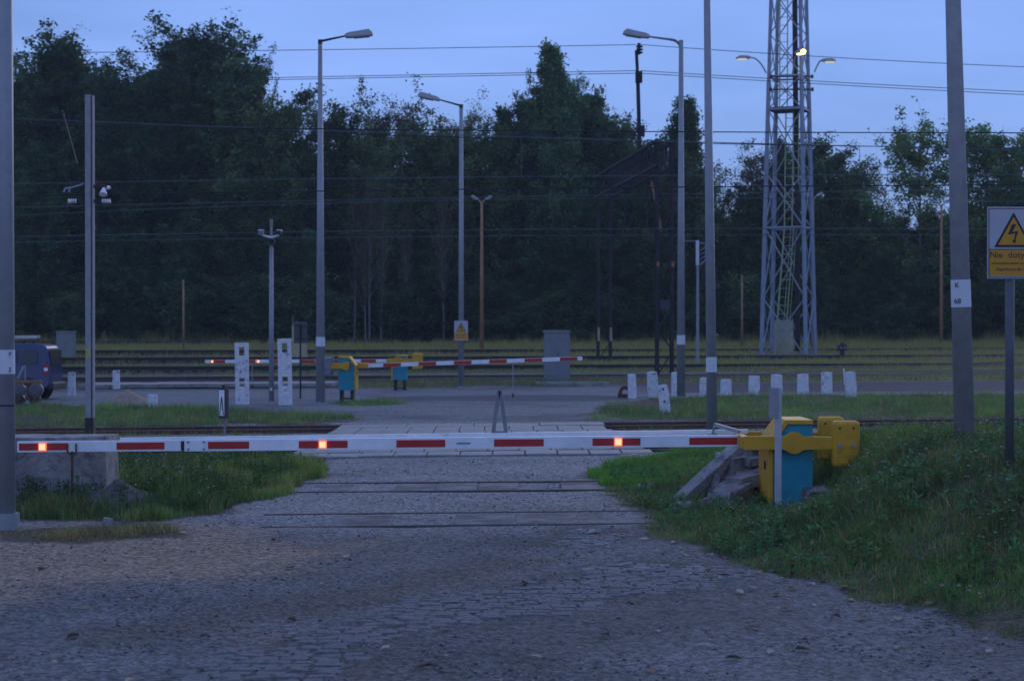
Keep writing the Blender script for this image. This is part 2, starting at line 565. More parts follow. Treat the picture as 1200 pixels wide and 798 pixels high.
def make_cobbles():
    meshes = [cobble_mesh(i) for i in range(8)]
    spots = []
    for pl in COB:
        xs_, ys_ = [p[0] for p in pl], [p[1] for p in pl]
        row = 0
        y = min(ys_)
        while y < max(ys_):
            x = min(xs_) + random.uniform(0, 0.18)
            while x < max(xs_):
                w = random.uniform(0.13, 0.21)
                sd = float(poly_sd(pl, np.array([x + w / 2]), np.array([y]))[0])
                keep = sd + (float(fbm(np.array([x]), np.array([y]), 0.7, 91)[0]) - 0.52) * 1.7 - 0.05
                if keep > 0.0 and random.random() > 0.07:
                    spots.append((x + w / 2, y + random.uniform(-.015, .015), w, min(keep, 0.3)))
                x += w + 0.018
            y += 0.135
            row += 1
    spots.sort(key=lambda s: s[1])
    for i, (x, y, w, k) in enumerate(spots):
        spots[i] = (x, y, w, k, gz(x, y) - 0.020 + 0.013 * min(k / 0.2, 1) + random.uniform(-0.006, 0.005))
    for x, y, w, k, z in spots[:300]:
        o = bpy.data.objects.new('cobble', random.choice(meshes))
        COL.objects.link(o)
        o.parent = ground
        o.location = (x, y, z)
        o.scale = (w, 0.128, 0.036)
        o.rotation_euler = (random.uniform(-.05, .05), random.uniform(-.05, .05), random.uniform(-.1, .1))
    mb = MB()
    for x, y, w, k, z in spots[300:]:
        me = random.choice(meshes)
        rz = random.uniform(-.1, .1)
        c, s_ = math.cos(rz), math.sin(rz)
        mb.add([(x + (v.co.x * w * c - v.co.y * .125 * s_), y + (v.co.x * w * s_ + v.co.y * .125 * c), z + v.co.z * .036) for v in me.vertices], [tuple(p.vertices) for p in me.polygons])
    if mb.v:
        tag(mb.build('cobble_paving', M_cob, ground), kind='stuff')
make_cobbles()

M_slab2 = mat('worn_slab', (0.185, 0.176, 0.168), 0.8, 0.35, 2.5, 0.6, 40.0, col2=(0.125, 0.118, 0.112), stain=0.46, spec=0.15)
def slab_row(x0, x1, n, d0, d1, slope, ztop, name='slab', m=None, skip=()):
    """one row of concrete slabs laid side by side across the road, between two depths"""
    w = (x1 - x0) / n
    me = None
    for i in range(n):
        xa, xb = x0 + i * w + 0.012, x0 + (i + 1) * w - 0.012
        if i in skip:
            continue
        xc = (xa + xb) / 2
        dc = (d0 + d1) / 2 + slope * xc
        if me is None:
            o = MB().prism([(-(xb - xa) / 2, -(d1 - d0) / 2 - slope * (xb - xa) / 2), ((xb - xa) / 2, -(d1 - d0) / 2 + slope * (xb - xa) / 2), ((xb - xa) / 2, (d1 - d0) / 2 + slope * (xb - xa) / 2), (-(xb - xa) / 2, (d1 - d0) / 2 - slope * (xb - xa) / 2)], -0.14, 0.0, axis='z').build(name, m or M_slab, ground, bevel=0.012)
            me = o.data
        else:
            o = bpy.data.objects.new(name, me)
            COL.objects.link(o)
            o.parent = ground
            md = o.modifiers.new('bevel', 'BEVEL')
            md.width = 0.012
            md.segments = 2
        o.location = (xc, dc, ztop + random.uniform(-0.006, 0.008))
        o.rotation_euler = (random.uniform(-.004, .004), random.uniform(-.006, .006), 0)

g_ = 0.7175
A0, B0 = TRACKS['A'], TRACKS['B']
slab_row(-4.0, 2.2, 4, A0 - g_ + 0.09, A0 + g_ - 0.09, SLOPE, 0.045)                 # between the rails of the far crossing track
rows = np.linspace(B0 + g_ + 0.06, A0 - g_ - 0.06, 5)
for k in range(4):
    slab_row(-4.02 + 0.02 * k, 2.45 - 0.1 * k, 11, rows[k] + 0.012, rows[k + 1] - 0.012, SLOPE, 0.045)
slab_row(-4.0, 2.5, 11, B0 - g_ + 0.09, B0 + g_ - 0.09, SLOPE, 0.045)
slab_row(-3.9, 2.6, 11, B0 - g_ - 1.0, B0 - g_ - 0.06, SLOPE, 0.04)
slab_row(-2.9, 1.3, 7, 26.65, 27.9, 0.1, 0.010, m=M_slab2, skip=(1, 5))
slab_row(-2.9, 1.5, 6, 22.05, 23.3, 0.1, 0.004, m=M_slab2, skip=(0, 2))
slab_row(-16.5, -7.0, 16, 74.6, 77.6, SLOPE, 0.17)                                      # slabs of the lane at the left

def make_pebbles():
    n = 60000
    y = 11.5 + (rng.random(n) ** 1.5) * 34
    x = (rng.random(n) - 0.5) * 2 * (0.3 * y + 0.6)
    keep = (grass_mask(x, y) < 0.5) & ~((y > 33.2) & (y < 45.5) & (x > -4.2) & (x < 2.8)) & (fbm(x, y, 0.9, 13) > 0.38 + 0.2 * rng.random(n))
    x, y = x[keep], y[keep]
    z = G(x, y)
    s = (0.004 + 0.016 * rng.random(len(x)) ** 5) * (0.8 + y / 60)
    base = np.array([[1, 0, 0], [0, 1, 0], [-1, 0, 0], [0, -1, 0], [0, 0, 0.6], [0, 0, -0.5]])
    V = base[None] * (0.6 + 0.7 * rng.random((len(x), 6, 1))) * s[:, None, None]
    V = V + np.stack([x, y, z + s * 0.12], -1)[:, None]
    tri = np.array([[0, 1, 4], [1, 2, 4], [2, 3, 4], [3, 0, 4], [1, 0, 5], [2, 1, 5], [3, 2, 5], [0, 3, 5]])
    Fc = (np.arange(len(x)) * 6)[:, None, None] + tri[None]
    t = (0.07 + 0.30 * rng.random(len(x)) ** 1.6)[:, None] * np.array([1, 0.95, 0.88]) 
    me = mesh_np('gravel', V.reshape(-1, 3), Fc.reshape(-1, 3), attr_mat('pebble', transl=0.0, var=0.0), np.repeat(t, 6, 0))
    tag(obj('gravel', me), 'loose grey gravel scattered over the road', 'gravel', kind='stuff')
make_pebbles()

# ------------------------------------------------------------------ railway tracks
def rail_material():
    m = mat('rail_steel', (0.095, 0.050, 0.036), 0.75, 0.3, 5.0)
    nt = m.node_tree
    b = [n for n in nt.nodes if n.type == 'BSDF_PRINCIPLED'][0]
    src = b.inputs['Base Color'].links[0].from_socket
    ge = nt.nodes.new('ShaderNodeNewGeometry')
    sp = nt.nodes.new('ShaderNodeSeparateXYZ')
    nt.links.new(ge.outputs['Normal'], sp.inputs[0])
    gt = nt.nodes.new('ShaderNodeMath')
    gt.operation = 'GREATER_THAN'
    gt.inputs[1].default_value = 0.5
    nt.links.new(sp.outputs['Z'], gt.inputs[0])
    # only the running surface is polished, not the foot
    tcn = nt.nodes.new('ShaderNodeTexCoord')
    so_ = nt.nodes.new('ShaderNodeSeparateXYZ')
    nt.links.new(tcn.outputs['Object'], so_.inputs[0])
    g2 = nt.nodes.new('ShaderNodeMath')
    g2.operation = 'GREATER_THAN'
    g2.inputs[1].default_value = -0.02
    nt.links.new(so_.outputs['Z'], g2.inputs[0])
    mu = nt.nodes.new('ShaderNodeMath')
    mu.operation = 'MULTIPLY'
    nt.links.new(gt.outputs[0], mu.inputs[0])
    nt.links.new(g2.outputs[0], mu.inputs[1])
    mx = nt.nodes.new('ShaderNodeMix')
    mx.data_type = 'RGBA'
    mx.inputs['B'].default_value = (0.33, 0.34, 0.36, 1)
    nt.links.new(mu.outputs[0], mx.inputs['Factor'])
    nt.links.new(src, mx.inputs['A'])
    nt.links.new(mx.outputs['Result'], b.inputs['Base Color'])
    nt.links.new(mu.outputs[0], b.inputs['Metallic'])
    mr = nd(nt, 'ShaderNodeMapRange')
    mr.inputs['To Min'].default_value, mr.inputs['To Max'].default_value = 0.8, 0.28
    nt.links.new(mu.outputs[0], mr.inputs['Value'])
    nt.links.new(mr.outputs[0], b.inputs['Roughness'])
    return m
M_rail = rail_material()
M_darkrail = mat('dark_rail', (0.035, 0.026, 0.024), 0.75, 0.3, 5.0)
M_rustrail = mat('rusty_rail', (0.125, 0.062, 0.045), 0.75, 0.3, 5.0)
M_oldrail = mat('old_rail', (0.06, 0.045, 0.04), 0.8, 0.3, 5.0)
M_sleeper = mat('sleeper_wood', (0.045, 0.035, 0.03), 0.85, 0.35, 3.0, 0.5, 30)
RAIL = [(-0.036, -0.014), (-0.022, 0.0), (0.022, 0.0), (0.036, -0.014), (0.036, -0.03), (0.012, -0.045), (0.009, -0.125), (0.07, -0.14), (0.07, -0.155), (-0.07, -0.155), (-0.07, -0.14), (-0.009, -0.125), (-0.012, -0.045), (-0.036, -0.03)]

def rail_mesh(length, ns=60, topfn=None, cx=0.0):
    V, Fc = [], []
    n = len(RAIL)
    xs_ = np.linspace(-length / 2, length / 2, ns)
    for xx in xs_:
        V += [(xx, y, z) for y, z in RAIL]
    for i in range(ns - 1):
        for k in range(n):
            Fc.append((i * n + k, i * n + (k + 1) % n, (i + 1) * n + (k + 1) % n, (i + 1) * n + k))
    Fc += [tuple(range(n)), tuple(range((ns - 1) * n, ns * n))]
    mb = MB()
    mb.v, mb.f = V, Fc
    return mb

def track(key, label, length, ztop, sleepers=True, group=None, slope=SLOPE, d0=None, xc=0.0, m=None):
    d0 = TRACKS[key] if d0 is None else d0
    ang = math.atan(slope)
    root = thing('railway_track', label, 'track', (xc, d0 + slope * xc, ztop), ang, group)
    for s in (-1, 1):
        o = rail_mesh(length).build('rail', m or M_rail, root)
        o.location = (0, s * 0.752, 0)
    if sleepers:
        mb = MB()
        x = -length / 2 + 0.3
        while x < length / 2:
            mb.box((x, random.uniform(-.03, .03), -0.155 - 0.055), (0.24, 2.5, 0.13))
            x += 0.62
        tag(mb.build('sleepers', M_sleeper, root), kind='stuff')
    return root
track('A', 'rusty track whose rails pass the far edge of the concrete slabs', 90, 0.035, m=M_rustrail)
track('B', 'rusty track just behind the long striped boom, crossing the near slabs', 90, 0.035, m=M_rustrail)
track('E', 'shiny-railed track behind the two teal barrier machines and the big cabinet', 160, 0.36)
track('F', 'dark track in grass behind the shiny-railed one', 160, 0.60, m=M_darkrail)
track('G', 'dark track passing the foot of the steel lattice tower', 180, 0.86, m=M_darkrail)
track('H', 'overgrown track in yellowish grass beyond the lattice tower', 180, 1.10, m=M_darkrail)
track('I', 'rusty track along the foot of the forest', 220, 1.50, m=M_darkrail)
track(None, 'disused rails sunk in the road behind the striped boom', 5.2, 0.020, False, None, 0.1, 27.3, -0.7, M_oldrail)
track(None, 'disused rails sunk in the road before the striped boom', 4.9, 0.014, False, None, 0.1, 22.7, -0.55, M_oldrail)

# ------------------------------------------------------------------ paints
M_white = mat('white_paint', (0.80, 0.80, 0.80), 0.5, 0.12, 3.0, col2=(0.56, 0.54, 0.51), stain=0.60)
M_red = mat('red_reflective', (0.44, 0.016, 0.016), 0.4, 0.12, 4.0)
M_yellow = mat('yellow_paint', (0.62, 0.315, 0.010), 0.6, 0.14, 4.0, col2=(0.36, 0.16, 0.02), stain=0.60)
M_teal = mat('teal_paint', (0.014, 0.26, 0.33), 0.6, 0.18, 4.0, col2=(0.035, 0.14, 0.18), stain=0.60)
M_grey = mat('grey_paint', (0.20, 0.215, 0.22), 0.6, 0.12, 3.0, col2=(0.14, 0.14, 0.135), stain=0.62)
M_galv = mat('galvanised_steel', (0.29, 0.30, 0.31), 0.5, 0.12, 5.0, metal=0.15)
M_pole = mat('pole_concrete', (0.31, 0.305, 0.30), 0.85, 0.16, 6.0, 0.4, 80)
M_whitec = mat('whitewashed_concrete', (0.70, 0.69, 0.68), 0.85, 0.18, 9.0, 0.5, 40, col2=(0.24, 0.21, 0.19), stain=0.57)
M_stand = mat('weathered_zinc', (0.20, 0.205, 0.21), 0.6, 0.2, 8.0)
M_rust = mat('rusty_steel', (0.115, 0.05, 0.03), 0.85, 0.35, 7.0, 0.3, 40)
M_rustpole = mat('rusty_concrete_pole', (0.34, 0.185, 0.085), 0.85, 0.25, 2.0, 0.3, 30)
M_black = mat('black_paint', (0.015, 0.015, 0.017), 0.5, 0.2, 5.0)
M_lamp_on = emit_mat('red_lamp_lit', (1.0, 0.22, 0.08), 0.7)
M_lamp_core = emit_mat('red_lamp_core', (1.0, 0.55, 0.30), 0.9)

# ------------------------------------------------------------------ barriers
def barrier(label, base, mirror=1, boom_from=-0.62, boom_to=-9.9, zb=0.87, tilt=0.0, stripe=0.62, stripes=None, lights=(), legs=0.3, long=False, hang=None, weight_mat=None, front_full=True, depth=0.45, top=1.15):
    """boom machine. local x runs along the boom (the boom goes to -x before mirroring)"""
    M_ = mirror
    root = thing('crossing_barrier', label, 'barrier', base)
    X = lambda x: x * M_
    h = top
    # casing
    prof = [(-0.25, legs), (0.25, legs), (0.25, h), (-0.06, h), (-0.25, h - 0.24)]
    cas = MB().prism([(X(x), z) for x, z in prof], -depth, depth).build('casing', M_teal, root, bevel=0.008)
    cover = [(-0.31, legs - 0.01), (-0.253, legs - 0.01), (-0.253, h - 0.25), (-0.07, h + 0.003), (0.25, h + 0.003), (0.25, h + 0.06), (-0.10, h + 0.06), (-0.31, h - 0.22)]
    MB().prism([(X(x), z) for x, z in cover], -depth - 0.025, depth + 0.025).build('cover', M_yellow, root, bevel=0.008)
    for hz__ in (0.25, 0.62):
        MB().tube((X(0.235), -depth - 0.012, legs + (h - legs) * hz__ - 0.04), (X(0.235), -depth - 0.012, legs + (h - legs) * hz__ + 0.04), 0.012, n=8).build('hinge', M_grey, cas)
    MB().box((X(-0.19), -depth - 0.006, legs + (h - legs) * 0.45), (0.02, 0.012, 0.07)).build('door_lock', M_black, cas)
    MB().box((X(-0.318), -depth * 0.4, (legs + h) / 2), (0.02, 0.05, 0.1)).build('latch', M_rust, root)
    if legs > 0.12:
        mb = MB()
        for lx in (-0.17, 0.17):
            mb.box((lx, 0, legs / 2 - 0.06), (0.09, depth * 1.4, legs + 0.10))
        mb.box((0, 0, legs * 0.25), (0.3, depth * 1.3, 0.05))
        mb.build('pedestal', M_black, root)
    # arms and counterweights
    for s in (-1, 1):
        y = s * (depth + 0.09)
        full = front_full or s > 0
        xa = boom_from - 0.05 if full else -0.02
        arm = []
        xs0, xe = xa, 0.52
        arm = [(xs0, zb - 0.085), (-0.14, zb - 0.085)] if full else [(-0.12, zb - 0.085)]
        for k in range(9):
            t = math.pi + math.pi * k / 8
            arm.append((0.14 * math.cos(t), zb + min(-0.085, 0.14 * math.sin(t))))
        arm += [(0.14, zb - 0.085), (xe, zb - 0.075), (xe, zb + 0.075), (0.14, zb + 0.085)]
        for k in range(9):
            t = math.pi * k / 8
            arm.append((0.14 * math.cos(t), zb + max(0.085, 0.14 * math.sin(t))))
        arm += [(-0.14, zb + 0.085), (xs0, zb + 0.085)] if full else [(-0.12, zb + 0.085)]
        cl = []
        for p in arm:
            if not cl or (abs(p[0] - cl[-1][0]) + abs(p[1] - cl[-1][1])) > 1e-4:
                cl.append(p)
        MB().prism([(X(a), b_) for a, b_ in cl], y - 0.035, y + 0.035).build('arm', M_yellow, root, bevel=0.006)
        wt = MB().box((X(0.645), y - 0.0, zb - 0.01), (0.34, 0.17, 0.58)).build('counterweight', weight_mat or M_yellow, root, bevel=0.045)
        for bx in (0.56, 0.73):
            MB().tube((X(bx), y - 0.12, zb - 0.03), (X(bx), y - 0.08, zb - 0.03), 0.028, n=8).build('bolt', M_galv, wt)
            MB().tube((X(bx), y - 0.09, zb + 0.19), (X(bx), y - 0.083, zb + 0.19), 0.016, n=8).build('bolt_hole', M_black, wt)
    MB().tube((0, -depth - 0.12, zb), (0, depth + 0.12, zb), 0.05, n=12).build('shaft', M_black, root)
    if front_full:
        MB().box((X(boom_from - 0.02), 0, zb), (0.10, 2 * depth + 0.12, 0.15)).build('cross_head', M_yellow, root, bevel=0.008)
    # boom
    zt = lambda x: zb + tilt * (boom_from - x)
    xj = boom_from - 7.15 if long else boom_to
    H = 0.15 if long else 0.125
    def seg(xa, xb, hh, y, nm, mt, yw):
        mb = MB()
        prof_ = [(X(xa), zt(xa) - hh / 2), (X(xb), zt(xb) - hh / 2), (X(xb), zt(xb) + hh / 2), (X(xa), zt(xa) + hh / 2)]
        return mb.prism(prof_, y - yw / 2, y + yw / 2).build(nm, mt, root, bevel=0.006)
    by = -0.05 if long else 0.3 * 0
    boom = seg(boom_from + 0.03, xj, H, by, 'boom', M_white, 0.09)
    boom2 = None
    if long:
        boom2 = seg(xj - 0.045, boom_to, H * 0.94, by, 'boom_extension', M_white, 0.075)
        jt = seg(xj + 0.02, xj - 0.06, H * 0.75, by, 'joint', M_black, 0.065)
        pl_ = MB().box((X(xj + 0.155), by - 0.052, zt(xj + 0.155)), (0.30, 0.012, H * 0.98)).build('joint_plate', M_white, boom, bevel=0.003)
        for bx in (-0.10, 0.10):
            for bz in (-0.045, 0.045):
                MB().tube((X(xj + 0.155 + bx), by - 0.075, zt(xj) + bz), (X(xj + 0.155 + bx), by - 0.056, zt(xj) + bz), 0.015, n=6).build('bolt', M_grey, boom)
        # slim stay beam behind the boom, bolted to the rear arm, with the A-shaped stand on it
        x2 = xj + 6.2 * 0
        seg2 = MB()
        seg2.bar((X(boom_from + 0.1), 0.28, zb + 0.10), (X(xj - 0.85), 0.06, zt(xj - 0.85) + 0.075), 0.07, 0.05)
        seg2.build('stay_beam', M_white, root)
        mb = MB()
        xa = -3.70
        z0 = zt(xa) + 0.10
        mb.bar((X(xa - 0.085), 0.2, z0), (X(xa - 0.01), 0.2, z0 + 0.55), 0.055, 0.05)
        mb.bar((X(xa + 0.085), 0.2, z0), (X(xa + 0.01), 0.2, z0 + 0.55), 0.055, 0.05)
        mb.bar((X(xa - 0.1), 0.2, z0 + 0.02), (X(xa + 0.1), 0.2, z0 + 0.02), 0.04, 0.03)
        mb.box((X(xa), 0.2, z0 + 0.55), (0.06, 0.05, 0.05))
        mb.build('stay_stand', M_stand, root)
        mb = MB()
        mb.bar((X(boom_from - 0.33), 0.18, zb + 0.19), (X(boom_from - 0.03), 0.02, zb + 0.11), 0.05, 0.045)
        mb.bar((X(boom_from - 0.36), 0.22, zb + 0.06), (X(boom_from - 0.33), 0.18, zb + 0.21), 0.02, 0.02)
        mb.build('stay_clamp', M_galv, root)
        MB().box((X(-4.16), by - 0.048, zt(-4.16)), (0.18, 0.006, 0.018)).build('maker_plate', M_grey, boom)
    else:
        yy = 0.0
        mb = MB()
        mb.box((X(boom_from + 0.1), 0, zb), (0.28, 2 * depth * 0.5, 0.14)).build('boom_head', M_yellow, root, bevel=0.006)
    for xa, xb in stripes:
        first = long and xa < xj - 0.02
        hh = H * (0.62 if not first else 0.60)
        yf = by - (0.0455 if not first else 0.038)
        par = boom2 if first else boom
        prof_ = [(X(xa), zt(xa) - hh / 2), (X(xb), zt(xb) - hh / 2), (X(xb), zt(xb) + hh / 2), (X(xa), zt(xa) + hh / 2)]
        if not long:
            hh = H * 0.9
            prof_ = [(X(xa), zt(xa) - hh / 2), (X(xb), zt(xb) - hh / 2), (X(xb), zt(xb) + hh / 2), (X(xa), zt(xa) + hh / 2)]
            yf = by - 0.0455
        MB().prism(prof_, yf - 0.004, yf + 0.002).build('red_stripe', M_red, par)
    for lx in lights:
        yf = by - 0.05
        lp = MB().box((X(lx), yf - 0.012, zt(lx)), (0.105 if long else 0.09, 0.03, 0.105 if long else 0.09)).build('warning_lamp', M_lamp_on, root, bevel=0.012)
        MB().box((X(lx), yf - 0.028, zt(lx)), (0.075, 0.006, 0.075)).build('lens', M_lamp_core, lp, bevel=0.01)
    if hang:
        hx, zg = hang
        mb = MB()
        zz = zt(hx)
        if long:
            for s in (-1, 1):
                mb.box((X(hx + s * 0.055), by - 0.052, zz - 0.02), (0.016, 0.02, 0.12))
                mb.bar((X(hx + s * 0.055), by - 0.052, zz - 0.075), (X(hx), by - 0.04, zz - 0.115), 0.02)
        lg = mb.tube((X(hx), by - 0.03, zz - 0.06), (X(hx), by - 0.03, zg + 0.02), 0.016, n=8).build('support_leg', M_rust if long else M_galv, root)
        MB().tube((X(hx), by - 0.03, zg + 0.12), (X(hx), by - 0.03, zg), 0.03, n=8).build('foot', M_black, lg)
    return root

PB = 91.3
def bx_(px):
    return (px - 600) / PB - 3.54
st = [(bx_(a), bx_(b_)) for a, b_ in ((24, 81), (138, 194), (238, 293), (351, 408), (465, 522), (579, 637), (694, 750), (807, 863))]
barrier('striped boom barrier, teal and yellow machine on the grassy bank, three lamps lit', (3.54, 24.1, -0.02), 1, bx_(870) , bx_(22), 0.885, -0.0086,
        stripes=st, lights=[bx_(52), bx_(379), bx_(724)], legs=0.05, long=True, hang=(bx_(86), 0.0), depth=0.46, top=1.11)
def far_stripes(start, end, n, sw):
    out = []
    x = start
    while x > end + 0.05:
        out.append((max(x - sw, end), x))
        x -= 2 * sw
    return out
xb1 = gp(407, 470)
barrier('barrier with teal box on black legs and grey counterweight, boom without lit lamps', (xb1[0], xb1[1], 0), -1, -0.62, -7.45, 1.12, 0.034,
        stripes=far_stripes(-1.14, -7.45, 0, 0.56), legs=0.36, hang=(-5.25, 0.12), weight_mat=M_grey, front_full=False, top=1.36)
xb2 = gp(469, 457.5)
barrier('barrier with teal box and yellow counterweight, boom with two lit lamps behind the white posts', (xb2[0], xb2[1], 0), 1, -0.42, -7.25, 1.10, -0.004,
        stripes=[(a, b_) for a, b_ in far_stripes(-0.9, -7.25, 0, 0.56)], lights=[-6.98, -5.27], legs=0.40, hang=(-5.5, 0.1), front_full=True, top=1.26)

# ------------------------------------------------------------------ lamp posts and poles
def arc(p0, p1, bend, n=6):
    p0, p1, bend = Vector(p0), Vector(p1), Vector(bend)
    return [(p0 * (1 - t) ** 2 + bend * 2 * t * (1 - t) + p1 * t * t) for t in [k / n for k in range(n + 1)]]

def lum_head(root, p, q, w=0.32, h=0.16, mt=None):
    """street luminaire from p (arm end) to q (tip): tapering body with a glass underside"""
    p, q = Vector(p), Vector(q)
    d = (q - p)
    L = d.length
    m3 = d.to_track_quat('X', 'Z').to_matrix()
    prof = [(0, -0.05), (L * 0.25, -0.07), (L, -0.06), (L * 1.0, 0.02), (L * 0.88, h - 0.03), (L * 0.15, h * 0.55), (0, 0.04)]
    mb = MB()
    mb.prism(prof, -w / 2, w / 2)
    mb.v = [tuple(m3 @ Vector(v) + p) for v in mb.v]
    hd = mb.build('lamp_head', mt or M_lamphead, root, bevel=0.02)
    g2 = MB().box((L * 0.6, 0, -0.075), (L * 0.6, w * 0.8, 0.04))
    g2.v = [tuple(m3 @ Vector(v) + p) for v in g2.v]
    g2.build('glass', M_glass, hd, bevel=0.01)

M_lamphead = mat('lamp_housing', (0.42, 0.42, 0.42), 0.6, 0.12, 5.0)
M_glass = mat('lamp_glass', (0.22, 0.25, 0.28), 0.2, 0.08, 3.0)
M_band = mat('white_band', (0.66, 0.67, 0.69), 0.6, 0.08, 8.0, col2=(0.5, 0.5, 0.5), stain=0.66)

def text_mesh(body, size, m, name='lettering', align='CENTER', bold=0.0):
    cu = bpy.data.curves.new('lettering', 'FONT')
    cu.body = body
    cu.size = size
    cu.align_x = align
    cu.align_y = 'CENTER'
    cu.extrude = 0.001
    cu.offset = bold
    cu.resolution_u = 3
    to = bpy.data.objects.new('lettering', cu)
    COL.objects.link(to)
    dg = bpy.context.evaluated_depsgraph_get()
    me = bpy.data.meshes.new_from_object(to.evaluated_get(dg))
    bpy.data.objects.remove(to)
    me.materials.clear()
    me.materials.append(m)
    o = bpy.data.objects.new(name, me)
    COL.objects.link(o)
    return o

def lamp_post(label, px, base_y, top_y, head_px, head_tip_y, knee_y, r0, r1, band=None, d=None, kneefix=False):
    x, d_ = gp(px, base_y) if d is None else ((px - CX) / F_PX * d, d)
    s = F_PX / d_
    z0 = gz(x, d_)
    root = thing('street_lamp', label, 'lamp post', (x, d_, z0 - 0.05))
    H = CAMZ - (top_y - HZ) / s - z0
    dirx = -1 if head_px < px else 1
    shaft = MB()
    n = 8
    shaft.tube((0, 0, 0), (0, 0, H), r0, r1, 12)
    shaft.build('pole', M_galv, root, smooth=True)
    MB().tube((0, 0, 0), (0, 0, 0.12), r0 * 1.5, r0 * 1.45, 12).build('base_collar', M_galv, root)
    tipx = (head_px - px) / s
    headL = 0.68 + 0.1 * abs(tipx)
    e = Vector((tipx - dirx * headL, 0, CAMZ - (knee_y - HZ) / s - z0))
    tip = Vector((tipx, 0, CAMZ - (head_tip_y - HZ) / s - z0))
    arm = MB()
    if kneefix:
        arm.path(arc((0, 0, H - 0.4), (dirx * 0.35, 0, H + 0.02), (0, 0, H)), 0.045)
        arm.tube((dirx * 0.35, 0, H + 0.02), e, 0.04, 0.03)
    else:
        arm.tube((0, 0, H - 0.12), (0, 0, H + 0.02), r1 * 1.05, r1 * 1.05)
        arm.tube((0, 0, H - 0.03), e, 0.04, 0.028)
    arm.build('arm', M_black if not kneefix else M_grey, root, smooth=False)
    lum_head(root, e, tip)
    if band:
        za, zb_ = CAMZ - (band[0] - HZ) / s - z0, CAMZ - (band[1] - HZ) / s - z0
        rm = r0 + (r1 - r0) * ((za + zb_) / 2 / H)
        MB().tube((0, 0, za), (0, 0, zb_), rm * 1.05, rm * 1.06, 16).build('painted_band', M_band, root, smooth=False)
    return root

lamp_post('tall grey street lamp with arm to the right, beside the white holed posts', 375.5, 474, 46, 437, 38, 41, 0.145, 0.065, band=(393, 404))
lamp_post('tall grey street lamp carrying a small yellow warning sign', 540.5, 455, 122, 490, 110, 116, 0.115, 0.075)
lamp_post('tall grey street lamp with arm to the left, among the white marker posts', 798, 467, 46, 730, 37, 42, 0.14, 0.075, band=(391, 402), kneefix=True)

def plain_pole(label, x, d, z0, top, r0, r1, m, name='utility_pole', band=None, cat='pole', collar=False, n=14):
    root = thing(name, label, cat, (x, d, z0 - 0.1))
    MB().tube((0, 0, 0), (0, 0, top), r0, r1, n).build('shaft', m, root, smooth=True)
    if collar:
        MB().tube((0, 0, 0), (0, 0, 0.28), r0 * 1.45, r0 * 1.4, n).build('base_collar', m, root)
    if band:
        za, zb_ = band
        rm = r0 + (r1 - r0) * za / top
        MB().tube((0, 0, za), (0, 0, zb_), rm * 1.03, rm * 1.02, 20).build('painted_band', M_band, root)
    return root

def zat(py, d, z0):
    return CAMZ - (py - HZ) / F_PX * d - z0 + 0.1

# near left pole
d = 21.6
x = (7.5 - 600) / F_PX * d
z0 = gz(x, d)
p = plain_pole('thick grey steel pole beside the concrete block, white band with dark numerals', x, d, z0, 9.0, 0.102, 0.065, M_galv, band=(zat(438, d, z0), zat(410, d, z0)), collar=True)
MB().tube((0, 0, zat(476, d, z0)), (0, 0, zat(474, d, z0)), 0.104, 0.104, 16).build('ring', M_black, p)
for tx, py in (('7', 415.5), ('2', 433)):
    t = text_mesh(tx, 0.075, M_black)
    t.parent = p
    t.location = (0.062, -0.084, zat(py, d, z0))
    t.rotation_euler = (R(90), 0, R(36))
# middle right pole
d = 33.4
x = (835 - 600) / F_PX * d
z0 = 0.0
p = plain_pole('grey steel pole behind the striped boom, white band, right of the crossing slabs', x, d, z0, 9.3, 0.10, 0.055, M_galv, band=(zat(436, d, z0), zat(418.5, d, z0)), cat='pole')
p.rotation_euler = (0, R(-0.7), 0)
# right concrete pole
d = 23.0
x = (1131 - 600) / F_PX * d
z0 = gz(x, d)
p = plain_pole('round concrete pole on the grassy bank, white band with dark lettering', x, d, z0, 8.5, 0.128, 0.075, M_pole, band=(zat(360, d, z0), zat(328, d, z0)))
p.rotation_euler = (0, R(-1.6), 0)
for tx, py, ox in (('K', 334.5, -0.062), ('68', 353, -0.060)):
    t = text_mesh(tx, 0.09, M_black)
    t.parent = p
    t.location = (ox - 0.01, -0.108, zat(py, d, z0))
    t.rotation_euler = (R(90), 0, R(-31))

# square concrete catenary post with insulators
d = 40.6
x = (105.5 - 600) / F_PX * d
z0 = gz(x, d)
root = thing('catenary_post', 'square grey concrete post with insulator brackets, yellow patch low down', 'pole', (x, d, z0))
zz = lambda py: CAMZ - (py - HZ) / F_PX * d - z0
H = zz(112)
MB().box((-0.025, 0, H / 2), (0.12, 0.19, H)).build('shaft', M_pole, root, bevel=0.012)
MB().box((0.072, 0.02, H / 2), (0.03, 0.15, H - 0.02)).build('side_flange', M_pole, root)
MB().box((0.046, 0.0, H / 2), (0.022, 0.10, H - 0.04)).build('groove', M_black, root)
MB().box((0.0, 0, 0.22), (0.18, 0.22, 0.5)).build('tarred_foot', M_black, root)
MB().box((0, 0, 0.02), (0.75, 0.7, 0.16)).build('footing', M_conc, root, bevel=0.02)
MB().box((-0.02, -0.098, (zz(408) + zz(420)) / 2), (0.11, 0.006, zz(408) - zz(420))).build('yellow_patch', mat('faded_yellow', (0.42, 0.36, 0.12), 0.7, 0.2, 8), root)
for py in (265, 371):
    MB().box((0.09, -0.06, zz(py)), (0.05, 0.06, 0.14)).build('clip', M_galv, root)
mb = MB()
mb.bar((-0.42, 0, zz(217)), (0.44, 0, zz(219)), 0.05)
mb.bar((-0.38, 0, zz(236)), (0.36, 0, zz(236)), 0.06)
mb.build('crossarm', M_dark, root)
